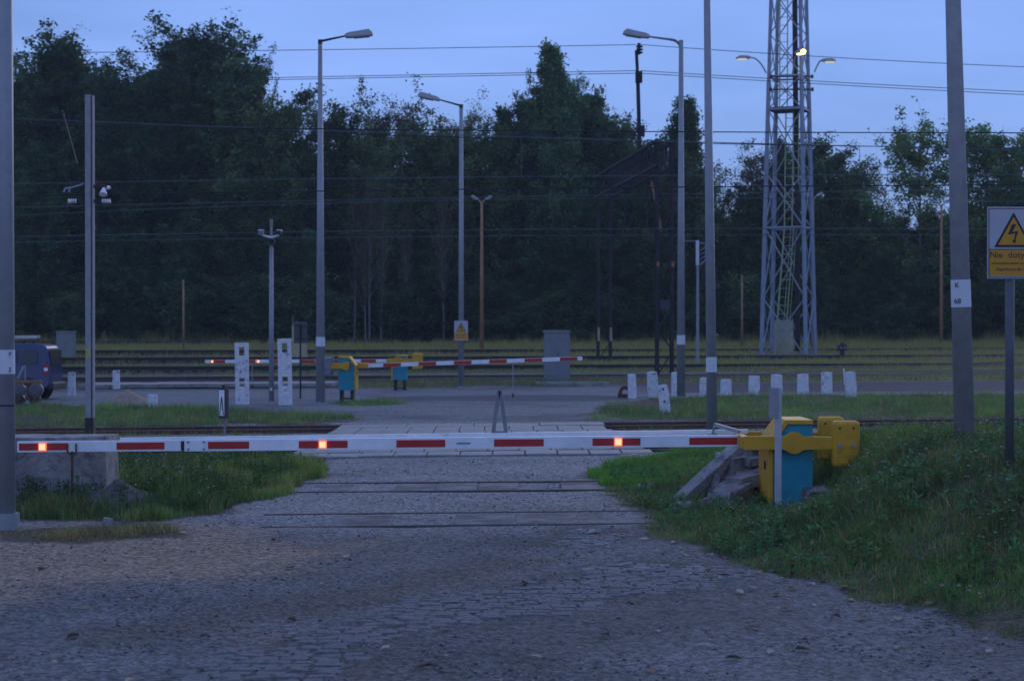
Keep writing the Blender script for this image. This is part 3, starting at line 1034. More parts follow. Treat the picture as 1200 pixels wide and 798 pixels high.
for sx in (-1, 1):
    mb = MB()
    for k in range(4):
        mb.tube((sx * (0.28 + 0.05 * k), -0.05, zz(236)), (sx * (0.305 + 0.05 * k), -0.05, zz(236)), 0.045, n=8)
    mb.build('insulator', M_white, root)
mb = MB()
mb.path([Vector((-0.13, 0, zz(216))), Vector((-0.42, -0.05, zz(221))), Vector((-0.52, -0.05, zz(221.5))), Vector((-0.55, -0.05, zz(226)))], 0.022)
mb.path([Vector((-0.42, -0.05, zz(221))), Vector((-0.44, -0.05, zz(226)))], 0.02)
mb.build('hook', M_galv, root)
mb = MB()
mb.path(arc((0.1, 0, zz(221)), (0.42, -0.1, zz(220)), (0.2, 0, zz(214))), 0.022)
mb.build('lamp_bracket', M_rust, root)
mb = MB()
mb.tube((0.33, -0.12, zz(221)), (0.33, -0.2, zz(229)), 0.03, 0.09, 10)
mb.tube((0.42, -0.12, zz(219)), (0.44, -0.14, zz(222)), 0.03, 0.05, 8)
mb.build('floodlight', M_white, root)
mb = MB()
mb.bar((-0.6, 0, zz(130)), (-0.28, 0, zz(192)), 0.03)
mb.path(arc((-0.6, 0, zz(131)), (-0.1, 0, zz(142)), (-0.4, 0, zz(142))), 0.012)
mb.build('stay_rod', M_dark, root)

# surveillance pole
x, d = gp(318, 470)
root = thing('camera_pole', 'slim grey pole with two white cameras and a round loudspeaker', 'pole', (x, d, 0))
zz = lambda py: CAMZ - (py - HZ) / F_PX * d
MB().tube((0, 0, -0.1), (0, 0, zz(290)), 0.085, 0.062, 12).build('shaft', M_galv, root, smooth=True)
MB().tube((0, 0, zz(290)), (0, 0, zz(258)), 0.04, 0.036, 10).build('mast_top', M_galv, root)
MB().tube((0, 0, zz(266)), (0, 0, zz(257)), 0.052, 0.052, 8).build('mast_cap', M_grey, root)
for s, w in ((-1, 0.28), (1, 0.26)):
    mb = MB().tube((0, -0.02, zz(278.5)), (s * w, -0.12, zz(276)), 0.035, 0.028, 8)
    mb.build('bracket', M_white, root)
    cam_ = MB().box((s * (w + 0.02), -0.16, zz(273)), (0.12, 0.28, 0.13) if s > 0 else (0.15, 0.26, 0.17)).build('camera', M_grey if s < 0 else M_black, root, bevel=0.01)
    MB().box((s * (w + 0.02), -0.16, zz(270.6) + 0.006), (0.15, 0.34, 0.03)).build('hood', M_white, cam_)
horn = MB()
horn.tube((0.02, -0.05, zz(285)), (0.04, -0.34, zz(284.5)), 0.06, 0.13, 16, caps=False)
horn.tube((0.04, -0.34, zz(284.5)), (0.04, -0.37, zz(284.5)), 0.13, 0.125, 16, caps=False)
hn = horn.build('loudspeaker', M_grey, root)
MB().tube((0.03, -0.2, zz(284.8)), (0.03, -0.24, zz(284.7)), 0.085, 0.09, 12).build('horn_throat', M_black, hn)
MB().box((0, -0.09, zz(456)), (0.06, 0.03, 0.09)).build('label_plate', M_band, root)

# rust-stained double lamps at the forest edge and thin stakes
def double_lamp(label, px, base_y, top_y, d, spread=0.45, wid=0.13):
    x = (px - CX) / F_PX * d
    z0 = gz(x, d)
    root = thing('street_lamp', label, 'lamp post', (x, d, z0 - 0.1))
    H = CAMZ - (top_y - HZ) / F_PX * d - z0 + 0.1
    MB().tube((0, 0, 0), (0, 0, H), wid, wid * 0.6, 10).build('pole', M_rustpole, root, smooth=True)
    for s in (-1, 1):
        MB().tube((0, 0, H - 0.15), (s * spread * 0.5, 0, H + 0.12), 0.04).build('arm', M_galv, root)
        lum_head(root, (s * spread * 0.5, 0, H + 0.12), (s * spread * 1.35, 0, H + 0.28), 0.22, 0.14)
double_lamp('rust-stained double-headed lamp post standing between the forest and the warning-sign lamp', 564.5, 408, 236, 112.0)
double_lamp('rust-stained double-headed lamp post partly behind the lattice tower', 952.5, 406, 232, 118.0)
double_lamp('rust-stained double-headed lamp post against the open-crowned tree', 1103, 398, 240, 124.0)
for px, ty, d, lab in ((215, 328, 112.0, 'bare thin stake standing alone in grass before the dark forest'), (869.5, 322, 116.0, 'bare thin stake in grass left of the lattice tower')):
    x = (px - CX) / F_PX * d
    z0 = gz(x, d)
    s_ = plain_pole(lab, x, d, z0, zat(ty, d, z0), 0.075, 0.06, M_rustpole, name='stake', cat='stake', n=8)
# slim mast with a ladder-like bracket
d = 92.0
x = (817.5 - CX) / F_PX * d
z0 = gz(x, d)
root = thing('signal_mast', 'slim mast with a pale panel and ladder-like bracket near the top', 'mast', (x, d, z0))
zz = lambda py: CAMZ - (py - HZ) / F_PX * d - z0
MB().tube((0, 0, 0), (0, 0, zz(284)), 0.085, 0.06, 8).build('shaft', M_galv, root)
MB().box((-0.02, -0.1, (zz(282) + zz(311)) / 2), (0.16, 0.08, zz(282) - zz(311))).build('panel', M_band, root)
mb = MB()
mb.bar((0.1, 0, zz(285)), (0.55, 0, zz(285)), 0.05)
mb.bar((0.1, 0, zz(312)), (0.5, 0, zz(302)), 0.04)
for k in range(4):
    mb.bar((0.1, 0, zz(294 + 5 * k)), (0.38, 0, zz(290 + 5 * k)), 0.03)
mb.bar((0.38, 0, zz(286)), (0.38, 0, zz(306)), 0.035)
mb.bar((-0.85, 0, zz(282.5)), (0, 0, zz(282.5)), 0.04)
mb.build('bracket', M_galv, root)

# ------------------------------------------------------------------ warning signs
M_signw = mat('sign_white', (0.44, 0.43, 0.46), 0.45, 0.06, 5.0)
M_signy = mat('sign_yellow', (0.60, 0.27, 0.006), 0.45, 0.06, 5.0)
def warning_sign(root, w, h, y, z, lines, detail=True):
    """white plate with yellow lightning triangle and a yellow text field; centred at z, facing -y"""
    pl_ = MB().box((0, y, z), (w, 0.012, h)).build('sign_plate', M_signw, root, bevel=0.005)
    f = y - 0.0075
    if detail:
        b_ = 0.012
        mb = MB()
        iw, ih = w / 2 - 0.016, h / 2 - 0.016
        for s in (-1, 1):
            mb.box((s * iw, f, z), (b_ * 0.6, 0.002, 2 * ih))
            mb.box((0, f, z + s * ih), (2 * iw, 0.0024, b_ * 0.6))
        mb.build('border', M_black, pl_)
    tb = z - h / 2 + h * 0.225
    MB().box((0, f - 0.0005, tb), (w - 0.042, 0.003, h * 0.36)).build('text_field', M_signy, pl_)
    if detail:
        MB().box((0, f - 0.0008, tb + h * 0.18 + 0.003), (w - 0.042, 0.0032, 0.009)).build('divider', M_black, pl_)
    tz0, tz1, tw = z - h * 0.06, z + h * 0.425, w * 0.37
    MB().prism([(-tw, tz0), (tw, tz0), (0, tz1)], f - 0.002, f + 0.001).build('triangle_border', M_black, pl_)
    k = 0.80
    cz = tz0 + (tz1 - tz0) / 3
    MB().prism([(-tw * k, cz + (tz0 - cz) * k), (tw * k, cz + (tz0 - cz) * k), (0, cz + (tz1 - cz) * k)], f - 0.004, f - 0.001).build('triangle', M_signy, pl_)
    u = (tz1 - tz0)
    bolt = [(0.03, 0.66), (-0.02, 0.66), (-0.15, 0.36), (0.035, 0.40), (0.0, 0.19), (-0.045, 0.205), (0.012, 0.08), (0.09, 0.19), (0.045, 0.185), (0.115, 0.455), (-0.045, 0.425), (0.09, 0.68)]
    bolt = [(0.075, 0.66), (-0.045, 0.66), (-0.165, 0.36), (0.045, 0.40), (0.012, 0.205), (-0.045, 0.205), (0.012, 0.09), (0.085, 0.205), (0.048, 0.205), (0.135, 0.47), (-0.04, 0.435)]
    MB().prism([(a * u, tz0 + b_ * u) for a, b_ in bolt], f - 0.006, f - 0.003).build('lightning_symbol', M_black, pl_)
    for tx, dz, sz in lines:
        t = text_mesh(tx, sz, M_black)
        t.parent = pl_
        t.location = (0, f - 0.004, tb + dz)
        t.rotation_euler = (R(90), 0, 0)
    return pl_
d = 19.2
x = (1186.5 - 600) / F_PX * d
z0 = gz(x, d)
root = thing('warning_sign', 'large high-voltage warning sign on a grey post on the grassy bank', 'sign', (x, d, z0))
zz = lambda py: CAMZ - (py - HZ) / F_PX * d - z0
w_, h_ = 0.535, zz(243) - zz(327)
MB().tube((-0.02, 0.03, -0.2), (-0.02, 0.03, zz(262)), 0.046, 0.046, 12).build('post', mat('dark_grey_post', (0.10, 0.105, 0.11), 0.6, 0.15, 5), root, smooth=True)
warning_sign(root, w_, h_, -0.028, (zz(243) + zz(327)) / 2, (('Nie  dotykać', 0.078, 0.092), ('przewodów nawet zerwanych', -0.005, 0.037), ('Zagrożenie dla życia', -0.066, 0.043)))
x, d = gp(540.5, 455)
root = thing('warning_sign', 'small high-voltage warning sign fixed to a street lamp', 'sign', (x, d - 0.16, CAMZ - (399 - HZ) / F_PX * d))
hs = (399 - 376) / F_PX * d
warning_sign(root, 16.0 / F_PX * d, hs, 0.0, hs / 2, (('Nie dotykać', 0.045, 0.075), ('przewodów', -0.045, 0.06)), detail=False)
MB().box((0, 0.04, hs / 2), (0.1, 0.07, 0.3)).build('bracket', M_galv, root)
MB().box((-0.28, 0.0, -0.06), (0.06, 0.04, 0.18)).build('tag', M_rustpole, root)

# ------------------------------------------------------------------ white concrete posts, markers, holed slabs
def holed_post(label, px, base_y, top_y, w_px, lean):
    x, d = gp(px, base_y)
    s = F_PX / d
    w, h = w_px / s, (base_y - top_y) / s
    root = thing('concrete_post', label, 'post', (x, d, -0.02))
    hw, hh = w * 0.20, h * 0.068
    xs_ = [-w / 2, -hw, hw, w / 2]
    z1, z2 = h * 0.86, h * 0.36
    zs = [-0.15, z2 - hh, z2 + hh, z1 - hh, z1 + hh, h]
    mb = MB()
    t = 0.16
    for i in range(3):
        for k in range(5):
            if i == 1 and k in (1, 3):
                continue
            mb.box(((xs_[i] + xs_[i + 1]) / 2, 0, (zs[k] + zs[k + 1]) / 2), (xs_[i + 1] - xs_[i], t, zs[k + 1] - zs[k]))
    import bmesh
    o = mb.build('slab', M_whitec, root)
    bm = bmesh.new()
    bm.from_mesh(o.data)
    bmesh.ops.remove_doubles(bm, verts=bm.verts, dist=1e-4)
    # drop the inner walls between neighbouring pieces
    seen = {}
    for f in bm.faces:
        seen.setdefault(tuple(sorted(v.index for v in f.verts)), []).append(f)
    bmesh.ops.delete(bm, geom=[f for fs in seen.values() if len(fs) > 1 for f in fs], context='FACES')
    bmesh.ops.recalc_face_normals(bm, faces=bm.faces)
    bm.to_mesh(o.data)
    bm.free()
    md = o.modifiers.new('bevel', 'BEVEL')
    md.width = 0.012
    md.limit_method = 'ANGLE'
    root.rotation_euler = (0, R(lean), R(4))
holed_post('white concrete post with two square holes, the one farther from the tall street lamp', 284, 473.5, 401, 16, -0.7)
holed_post('white concrete post with two square holes, the one next to the tall street lamp', 334.5, 474.5, 396, 16, -0.9)

def marker(label, px, base_y, top_y, w_px, lean=0.0, holes=False, rod=False, group='white marker posts along the lane', turn=0.0):
    x, d = gp(px, base_y)
    s = F_PX / d
    w, h = w_px / s, (base_y - top_y) / s
    z0 = gz(x, d)
    root = thing('marker_post', label, 'post', (x, d, z0))
    j = lambda a: random.uniform(-a, a)
    prof = [(-w / 2, -0.2), (w / 2, -0.2), (w / 2 + j(.01), h * 0.5), (w / 2 - 0.01, h * (0.98 + j(.02))), (j(.05), h), (-w / 2 + 0.01, h * (0.98 + j(.02))), (-w / 2 + j(.01), h * 0.4)]
    sb = MB().prism(prof, -0.07, 0.07).build('shaft', M_whitec, root, bevel=0.014)
    if holes:
        for f in (0.84, 0.42):
            MB().tube((0.0, -0.078, h * f), (0.0, -0.068, h * f), 0.032, n=8).build('hole', M_black, root)
    if rod:
        MB().tube((-w / 2 - 0.02, 0, h * 0.5), (-w / 2 - 0.02, 0, h * 1.13), 0.022, n=6).build('rod', M_white, root)
    root.rotation_euler = (0, R(lean), R(turn))
G_ = 'white marker posts along the lane'
marker('white marker post leaning in the row, one beside the rusty stump', 741, 467, 438, 10, -1.5)
marker('white marker post, tall and stained, behind the two-hole leaning one', 766, 466, 435, 12, -4, turn=8)
marker('white leaning post with two dark holes in one face', 780, 484.5, 450, 12, -6, holes=True)
marker('narrow white marker post half hidden behind the street lamp', 792, 464, 436, 10, -1)
marker('white marker post half hidden behind the grey steel pole with white band', 825, 465, 442, 10, 0)
marker('short broad white marker post right of the grey steel pole with white band', 850.5, 463.5, 444, 13, 1)
for px, by_, ty in ((884, 463, 440), (910.5, 463, 438), (941, 462.5, 438), (969, 462, 436)):
    marker('plain white marker post in the even row before the lattice tower', px, by_, ty, 13, random.uniform(-1.5, 1.5), group=G_)
    COL.objects[-1]
marker('white marker post leaning with a thin rod, last of the row', 998, 466, 435, 12.5, -4, holes=False, rod=True)
marker('white marker post in grass next to the blue van', 84, 464, 436, 8.5, 0)
marker('white marker post standing at the sand heap', 136.5, 456, 434, 8, -1)
marker('short weathered concrete stump in front of the sand heap', 179, 479, 462, 11.5, 0)
for o in bpy.data.objects:
    if o.get('label') == 'plain white marker post in the even row before the lattice tower':
        o['group'] = G_
# rusty stump at the first marker
x, d = gp(730, 466)
root = thing('rusty_stump', 'small rusty bent metal stump at the lane edge', 'metal stump', (x, d, gz(x, d)))
mb = MB()
mb.path([Vector((-0.1, 0, 0)), Vector((-0.08, 0, 0.25)), Vector((0.05, 0, 0.36)), Vector((0.2, 0, 0.3))], 0.06)
mb.build('bent_bar', M_rust, root)
MB().box((0, 0.03, 0.05), (0.34, 0.2, 0.14)).build('foot_plate', M_rust, root)

# post with the back of a plate in front of the near barrier machine
d = 23.2
x = (912 - 600) / F_PX * d
z0 = gz(x, d)
zz = lambda py: CAMZ - (py - HZ) / F_PX * d - z0
root = thing('plate_post', 'slim white post with a blank plate, in front of the teal barrier machine', 'post', (x, d, z0))
MB().box((0, 0, zz(454) / 2 - 0.1), (0.08, 0.05, zz(454) + 0.2)).build('post', mat('dull_white', (0.46, 0.45, 0.46), 0.6, 0.12, 6), root, bevel=0.006)
MB().box((-0.06, -0.034, (zz(454) + zz(490)) / 2), (0.12, 0.016, zz(454) - zz(490))).build('plate', mat('dull_plate', (0.31, 0.28, 0.30), 0.6, 0.1, 5), root, bevel=0.004)

# dwarf indicator by the track
d = 38.2
x = (262 - 600) / F_PX * d
z0 = -0.05
zz = lambda py: CAMZ - (py - HZ) / F_PX * d - z0
root = thing('track_indicator', 'narrow black and white track indicator on a thin post', 'sign', (x, d, z0), R(-25))
MB().tube((0, 0.03, -0.1), (0, 0.03, zz(462)), 0.022, n=8).build('post', M_grey, root)
zc = (zz(455) + zz(490)) / 2
hh = zz(455) - zz(490)
MB().box((0, 0, zc), (0.16, 0.14, hh)).build('housing', M_black, root, bevel=0.008)
MB().box((0, -0.072, zc + 0.01), (0.13, 0.006, hh * 0.86)).build('face', M_white, root)
mb = MB()
for s in (-1, 1):
    mb.bar((s * 0.046, -0.077, zc - hh * 0.40), (0.0, -0.077, zc + hh * 0.22), 0.004, 0.020)
mb.build('chevron', M_black, root)
MB().tube((0, 0, zc + hh / 2), (0, 0, zc + hh / 2 + 0.06), 0.035, n=8).build('cap', M_black, root)

# ------------------------------------------------------------------ cabinets and the sign seen from behind
def cabinet(label, px, base_y, top_y, w_px, d, m, dep=0.6, cat='cabinet'):
    x = (px - CX) / F_PX * d
    s = F_PX / d
    zb_ = CAMZ - (base_y - HZ) / s
    h, w = (base_y - top_y) / s, w_px / s
    root = thing('relay_cabinet', label, cat, (x, d, zb_))
    MB().box((0, 0, h * 0.48), (w, dep, h * 0.96)).build('body', m, root, bevel=0.01)
    MB().box((0, 0, h * 0.975), (w + 0.07, dep + 0.08, h * 0.05)).build('lid', m, root, bevel=0.012)
    MB().box((0, 0, -0.1), (w - 0.04, dep - 0.05, 0.22)).build('plinth', M_conc, root)
    for s_ in (-1, 1):
        MB().box((s_ * w * 0.245, -dep / 2 - 0.004, h * 0.49), (w * 0.46, 0.012, h * 0.86)).build('door', m, root, bevel=0.004)
    MB().box((w * 0.04, -dep / 2 - 0.02, h * 0.5), (0.03, 0.03, 0.12)).build('handle', M_dark, root)
cabinet('large grey cabinet right of the striped far boom', 652.5, 444, 387, 30, 77.6, M_grey)
cabinet('grey cabinet behind the blue van', 77.5, 419, 388, 20, 99.0, M_grey)
d = 96.0
x = (351 - CX) / F_PX * d
z0 = gz(x, d)
zz = lambda py: CAMZ - (py - HZ) / F_PX * d - z0
M_cream = mat('cream_paint', (0.46, 0.37, 0.21), 0.7, 0.12, 3.0)
root = thing('cream_cabinet', 'low cream cabinet with a tall side fin behind the dark sign back', 'cabinet', (x, d, z0))
MB().box((0, 0, zz(402) / 2), (0.72, 0.5, zz(402))).build('body', M_cream, root, bevel=0.015)
MB().box((-0.33, 0.05, zz(381) / 2), (0.09, 0.3, zz(381))).build('side_fin', M_cream, root)
MB().box((0, 0, zz(401)), (0.78, 0.56, 0.05)).build('lid', M_cream, root)
MB().tube((-0.36, 0.05, zz(385)), (-0.36, 0.05, zz(369)), 0.025, n=6).build('antenna', M_rustpole, root)
x, d = gp(352, 467)
zz = lambda py: CAMZ - (py - HZ) / F_PX * d
root = thing('road_sign', 'dark grey road sign seen from behind on a thin post', 'sign', (x, d, 0))
MB().tube((0, 0, -0.1), (0, 0, zz(380)), 0.03, n=8).build('post', M_dark, root)
MB().box((0, 0.05, (zz(377) + zz(402)) / 2), (0.45, 0.02, zz(377) - zz(402))).build('plate', mat('sign_back', (0.075, 0.078, 0.085), 0.5, 0.15, 5), root, bevel=0.01)
mb = MB()
for py in (382, 397):
    mb.box((0, 0.025, zz(py)), (0.4, 0.03, 0.035))
mb.build('bracket', M_dark, root)
# pale kerb in front of the cabinet
MB().box((0, 0, 0), (2.9, 0.3, 0.18)).build('kerb', M_conc, ground, bevel=0.02).location = (2.4, 74.2, 0.1)

# ------------------------------------------------------------------ lattice tower
def tower():
    d = 103.0
    s = F_PX / d
    x = (924 - CX) / s
    z0 = CAMZ - (418 - HZ) / s
    th = R(21)
    root = thing('lattice_tower', 'tall blue-grey steel lattice lighting tower with green ladder and one lit lamp', 'tower', (x, d, z0), 0)
    Ht = 30.0
    half = lambda z: (2.45 - 0.043 * z) / 2
    rot = Matrix.Rotation(-th, 3, 'Z')
    M_tw = mat('tower_paint', (0.26, 0.30, 0.36), 0.55, 0.15, 2.0, col2=(0.2, 0.2, 0.21), stain=0.63)
    def cpt(i, z, ox=1.0):
        hx = half(z)
        sx, sy = [(-1, -1), (1, -1), (1, 1), (-1, 1)][i]
        p = rot @ Vector((sx * hx, sy * hx, 0))
        # shear so that the tower narrows towards its axis
        return Vector((p.x, p.y, z))
    for i in range(4):
        mb = MB()
        zs = np.linspace(0, Ht, 9)
        for k in range(8):
            a, b_ = cpt(i, zs[k]), cpt(i, zs[k + 1])
            mb.bar(a, b_, 0.17 if zs[k] < 13 else 0.14)
        mb.build('leg', M_tw, root)
    lev = [0.0, 3.2, 7.05, 10.0, 13.5, 15.3, 17.6, 19.9, 22.2, 24.5, 27, 30]
    for i in range(4):
        j = (i + 1) % 4
        for k in range(len(lev) - 1):
            a, b_ = lev[k], lev[k + 1]
            MB().bar(cpt(i, a), cpt(j, b_), 0.055).build('brace', M_tw, root)
            MB().bar(cpt(j, a), cpt(i, b_), 0.055).build('brace', M_tw, root)
        for z in (7.05, 13.5, 15.3, 22.2, 30):
            MB().bar(cpt(i, z), cpt(j, z), 0.09).build('girt', M_tw, root)
    # platform, cross-arms with insulators
    mb = MB()
    mb.box((0, 0, 13.52), (2 * half(13.5) + 0.05, 2 * half(13.5) + 0.05, 0.16), rot)
    mb.build('platform', mat('tower_deck', (0.1, 0.1, 0.11), 0.7, 0.2, 4), root)
    for z in (14.5, 15.2):
        mb = MB()
        w = half(z) + 0.22
        mb.bar((-w, -half(z) - 0.15, z), (w, -half(z) - 0.15, z), 0.07)
        for s_ in (-1, 1):
            mb.tube((s_ * w, -half(z) - 0.15, z - 0.1), (s_ * w, -half(z) - 0.15, z + 0.1), 0.07, n=8)
        mb.build('crossarm', M_dark, root)
    # ladder: inclined foot, upright middle with cage, upper run
    M_lad = mat('ladder_paint', (0.36, 0.42, 0.22), 0.6, 0.12, 3.0)
    def ladder(p0, p1, w=0.4, step=0.45, cage=False):
        p0, p1 = Vector(p0), Vector(p1)
        mb = MB()
        u = Vector((w / 2, 0, 0))
        mb.bar(p0 - u, p1 - u, 0.05)
        mb.bar(p0 + u, p1 + u, 0.05)
        lad = mb.build('ladder', M_lad, root)
        n = int((p1 - p0).length / step)
        rg = MB()
        for k in range(1, n):
            q = p0.lerp(p1, k / n)
            rg.bar(q - u, q + u, 0.03)
        tag(rg.build('rungs', M_lad, lad), kind='stuff')
        if cage:
            cg = MB()
            for k in range(0, n, 3):
                q = p0.lerp(p1, k / n)
                cg.path([q - u, q + Vector((-w / 2 - 0.1, -0.4, 0)), q + Vector((0, -0.65, 0)), q + Vector((w / 2 + 0.1, -0.4, 0)), q + u], 0.018, 5)
            for ox in (-w / 2 - 0.1, 0, w / 2 + 0.1):
                cg.bar(p0 + Vector((ox, -0.4 if ox else -0.65, 0)), p1 + Vector((ox, -0.4 if ox else -0.65, 0)), 0.025)
            cg.build('ladder_cage', M_lad, lad)
    ladder((-0.55, -0.4, 0), (0.0, -0.2, 7.0), 0.5, cage=True)
    ladder((-0.05, -0.2, 7.1), (0.05, -0.1, 13.5), 0.42, cage=False)
    ladder((0.35, -0.3, 9.4), (0.35, -0.3, 13.5), 0.3)
    ladder((-0.3, -0.1, 13.6), (-0.25, 0, 29), 0.42)
    # dark cable bundle
    mb = MB()
    for k in range(3):
        mb.path([Vector((0.45 + 0.09 * k, 0.2, 0.3)), Vector((0.42 + 0.09 * k, 0.2, 8)), Vector((0.3 + 0.09 * k, 0.15, 15)), Vector((0.18 + 0.09 * k, 0.1, 29))], 0.055, 6)
    mb.build('cable_bundle', M_black, root)
    # three lamps on curved arms, the one facing the road is lit
    M_lit = emit_mat('sodium_lamp_lit', (1.0, 0.78, 0.18), 4.0)
    M_half = emit_mat('lamp_glow', (0.75, 0.66, 0.42), 0.55)
    for k, (a0, tip, lit) in enumerate([((-1.32, -0.6, 15.45), (-2.95, -0.8, 16.28), 0), ((1.32, -0.5, 15.5), (2.45, -0.6, 16.15), 0), ((0.05, -0.95, 15.2), (0.45, -2.2, 16.4), 1)]):
        a0, tip = Vector(a0), Vector(tip)
        dr = (tip - a0)
        e = tip - Vector((dr.x, dr.y, 0)).normalized() * 0.75
        mb = MB()
        mb.path(arc(a0, e, (a0.x + dr.x * 0.25, a0.y + dr.y * 0.25, tip.z + 0.05)), 0.04)
        mb.build('lamp_arm', M_galv, root)
        m3 = (tip - e).to_track_quat('X', 'Z').to_matrix()
        hb = MB()
        hb.prism([(0, -0.06), (0.75, -0.08), (0.78, 0.0), (0.6, 0.1), (0.2, 0.1), (0, 0.05)], -0.16, 0.16)
        hb.v = [tuple(m3 @ Vector(v) + e) for v in hb.v]
        hd = hb.build('lamp_head', M_lamphead, root, bevel=0.03)
        gb = MB().box((0.46, 0, -0.10), (0.48, 0.26, 0.06))
        gb.v = [tuple(m3 @ Vector(v) + e) for v in gb.v]
        gb.build('lamp_glass', M_lit if lit else M_half, hd, bevel=0.02)
        if lit:
            MB().tube((tip.x, tip.y - 0.02, tip.z - 0.02), (tip.x, tip.y - 0.09, tip.z - 0.07), 0.15, 0.10, 14).build('lamp_front_glass', M_lit, hd)
    # footings
    for i in range(4):
        p_ = cpt(i, 0)
        MB().box((p_.x, p_.y, -0.12), (0.5, 0.5, 0.36)).build('footing', M_conc, root)
    return x, d, z0
tx_, td_, tz_ = tower()
# loading platform under the tower and the cream tank behind its legs
root = thing('stone_platform', 'low dark stone platform at the foot of the lattice tower', 'platform', (tx_ - 0.3, td_ - 2.6, 0.55))
MB().box((0, 0, 0.1), (5.2, 1.6, 0.42)).build('wall', mat('dark_stone', (0.085, 0.075, 0.07), 0.85, 0.3, 3.0, 0.6, 12), root, bevel=0.03)
MB().box((0, 0, 0.33), (5.35, 1.75, 0.06)).build('coping', mat('stone_cap', (0.12, 0.11, 0.105), 0.85, 0.25, 3.0), root, bevel=0.015)
root = thing('cream_tank', 'cream drum-shaped tank with dark lid behind the tower legs', 'tank', (tx_ + 0.0, td_ + 2.6, gz(tx_, td_ + 2.6)))
MB().tube((0, 0, -0.05), (0, 0, 1.98), 0.64, 0.64, 28).build('drum', mat('tank_cream', (0.42, 0.39, 0.29), 0.7, 0.1, 3.0), root, smooth=False, bevel=0.02)
MB().tube((0, 0, 1.98), (0, 0, 2.12), 0.69, 0.6, 28).build('lid', M_dark, root)
mb = MB()
for k in range(2):
    mb.tube((0, 0, 0.5 + k * 0.9), (0, 0, 0.54 + k * 0.9), 0.655, 0.655, 28)
mb.build('hoop', mat('tank_hoop', (0.33, 0.31, 0.24), 0.7, 0.1, 3.0), root)
# dwarf shunting signal
d = 99.0
x = (987 - CX) / F_PX * d
root = thing('shunting_signal', 'small black dwarf signal beside the tracks right of the tower', 'signal', (x, d, gz(x, d)))
MB().box((0, 0, 0.22), (0.2, 0.2, 0.5)).build('stand', M_black, root)
MB().box((0, 0, 0.62), (0.42, 0.25, 0.30)).build('head', M_black, root, bevel=0.02)
MB().box((0.0, 0, 0.82), (0.16, 0.2, 0.12)).build('hood', M_black, root)
for s_ in (-1, 1):
    MB().tube((s_ * 0.1, -0.14, 0.62), (s_ * 0.1, -0.128, 0.62), 0.06, n=10).build('lens', M_glass, root)

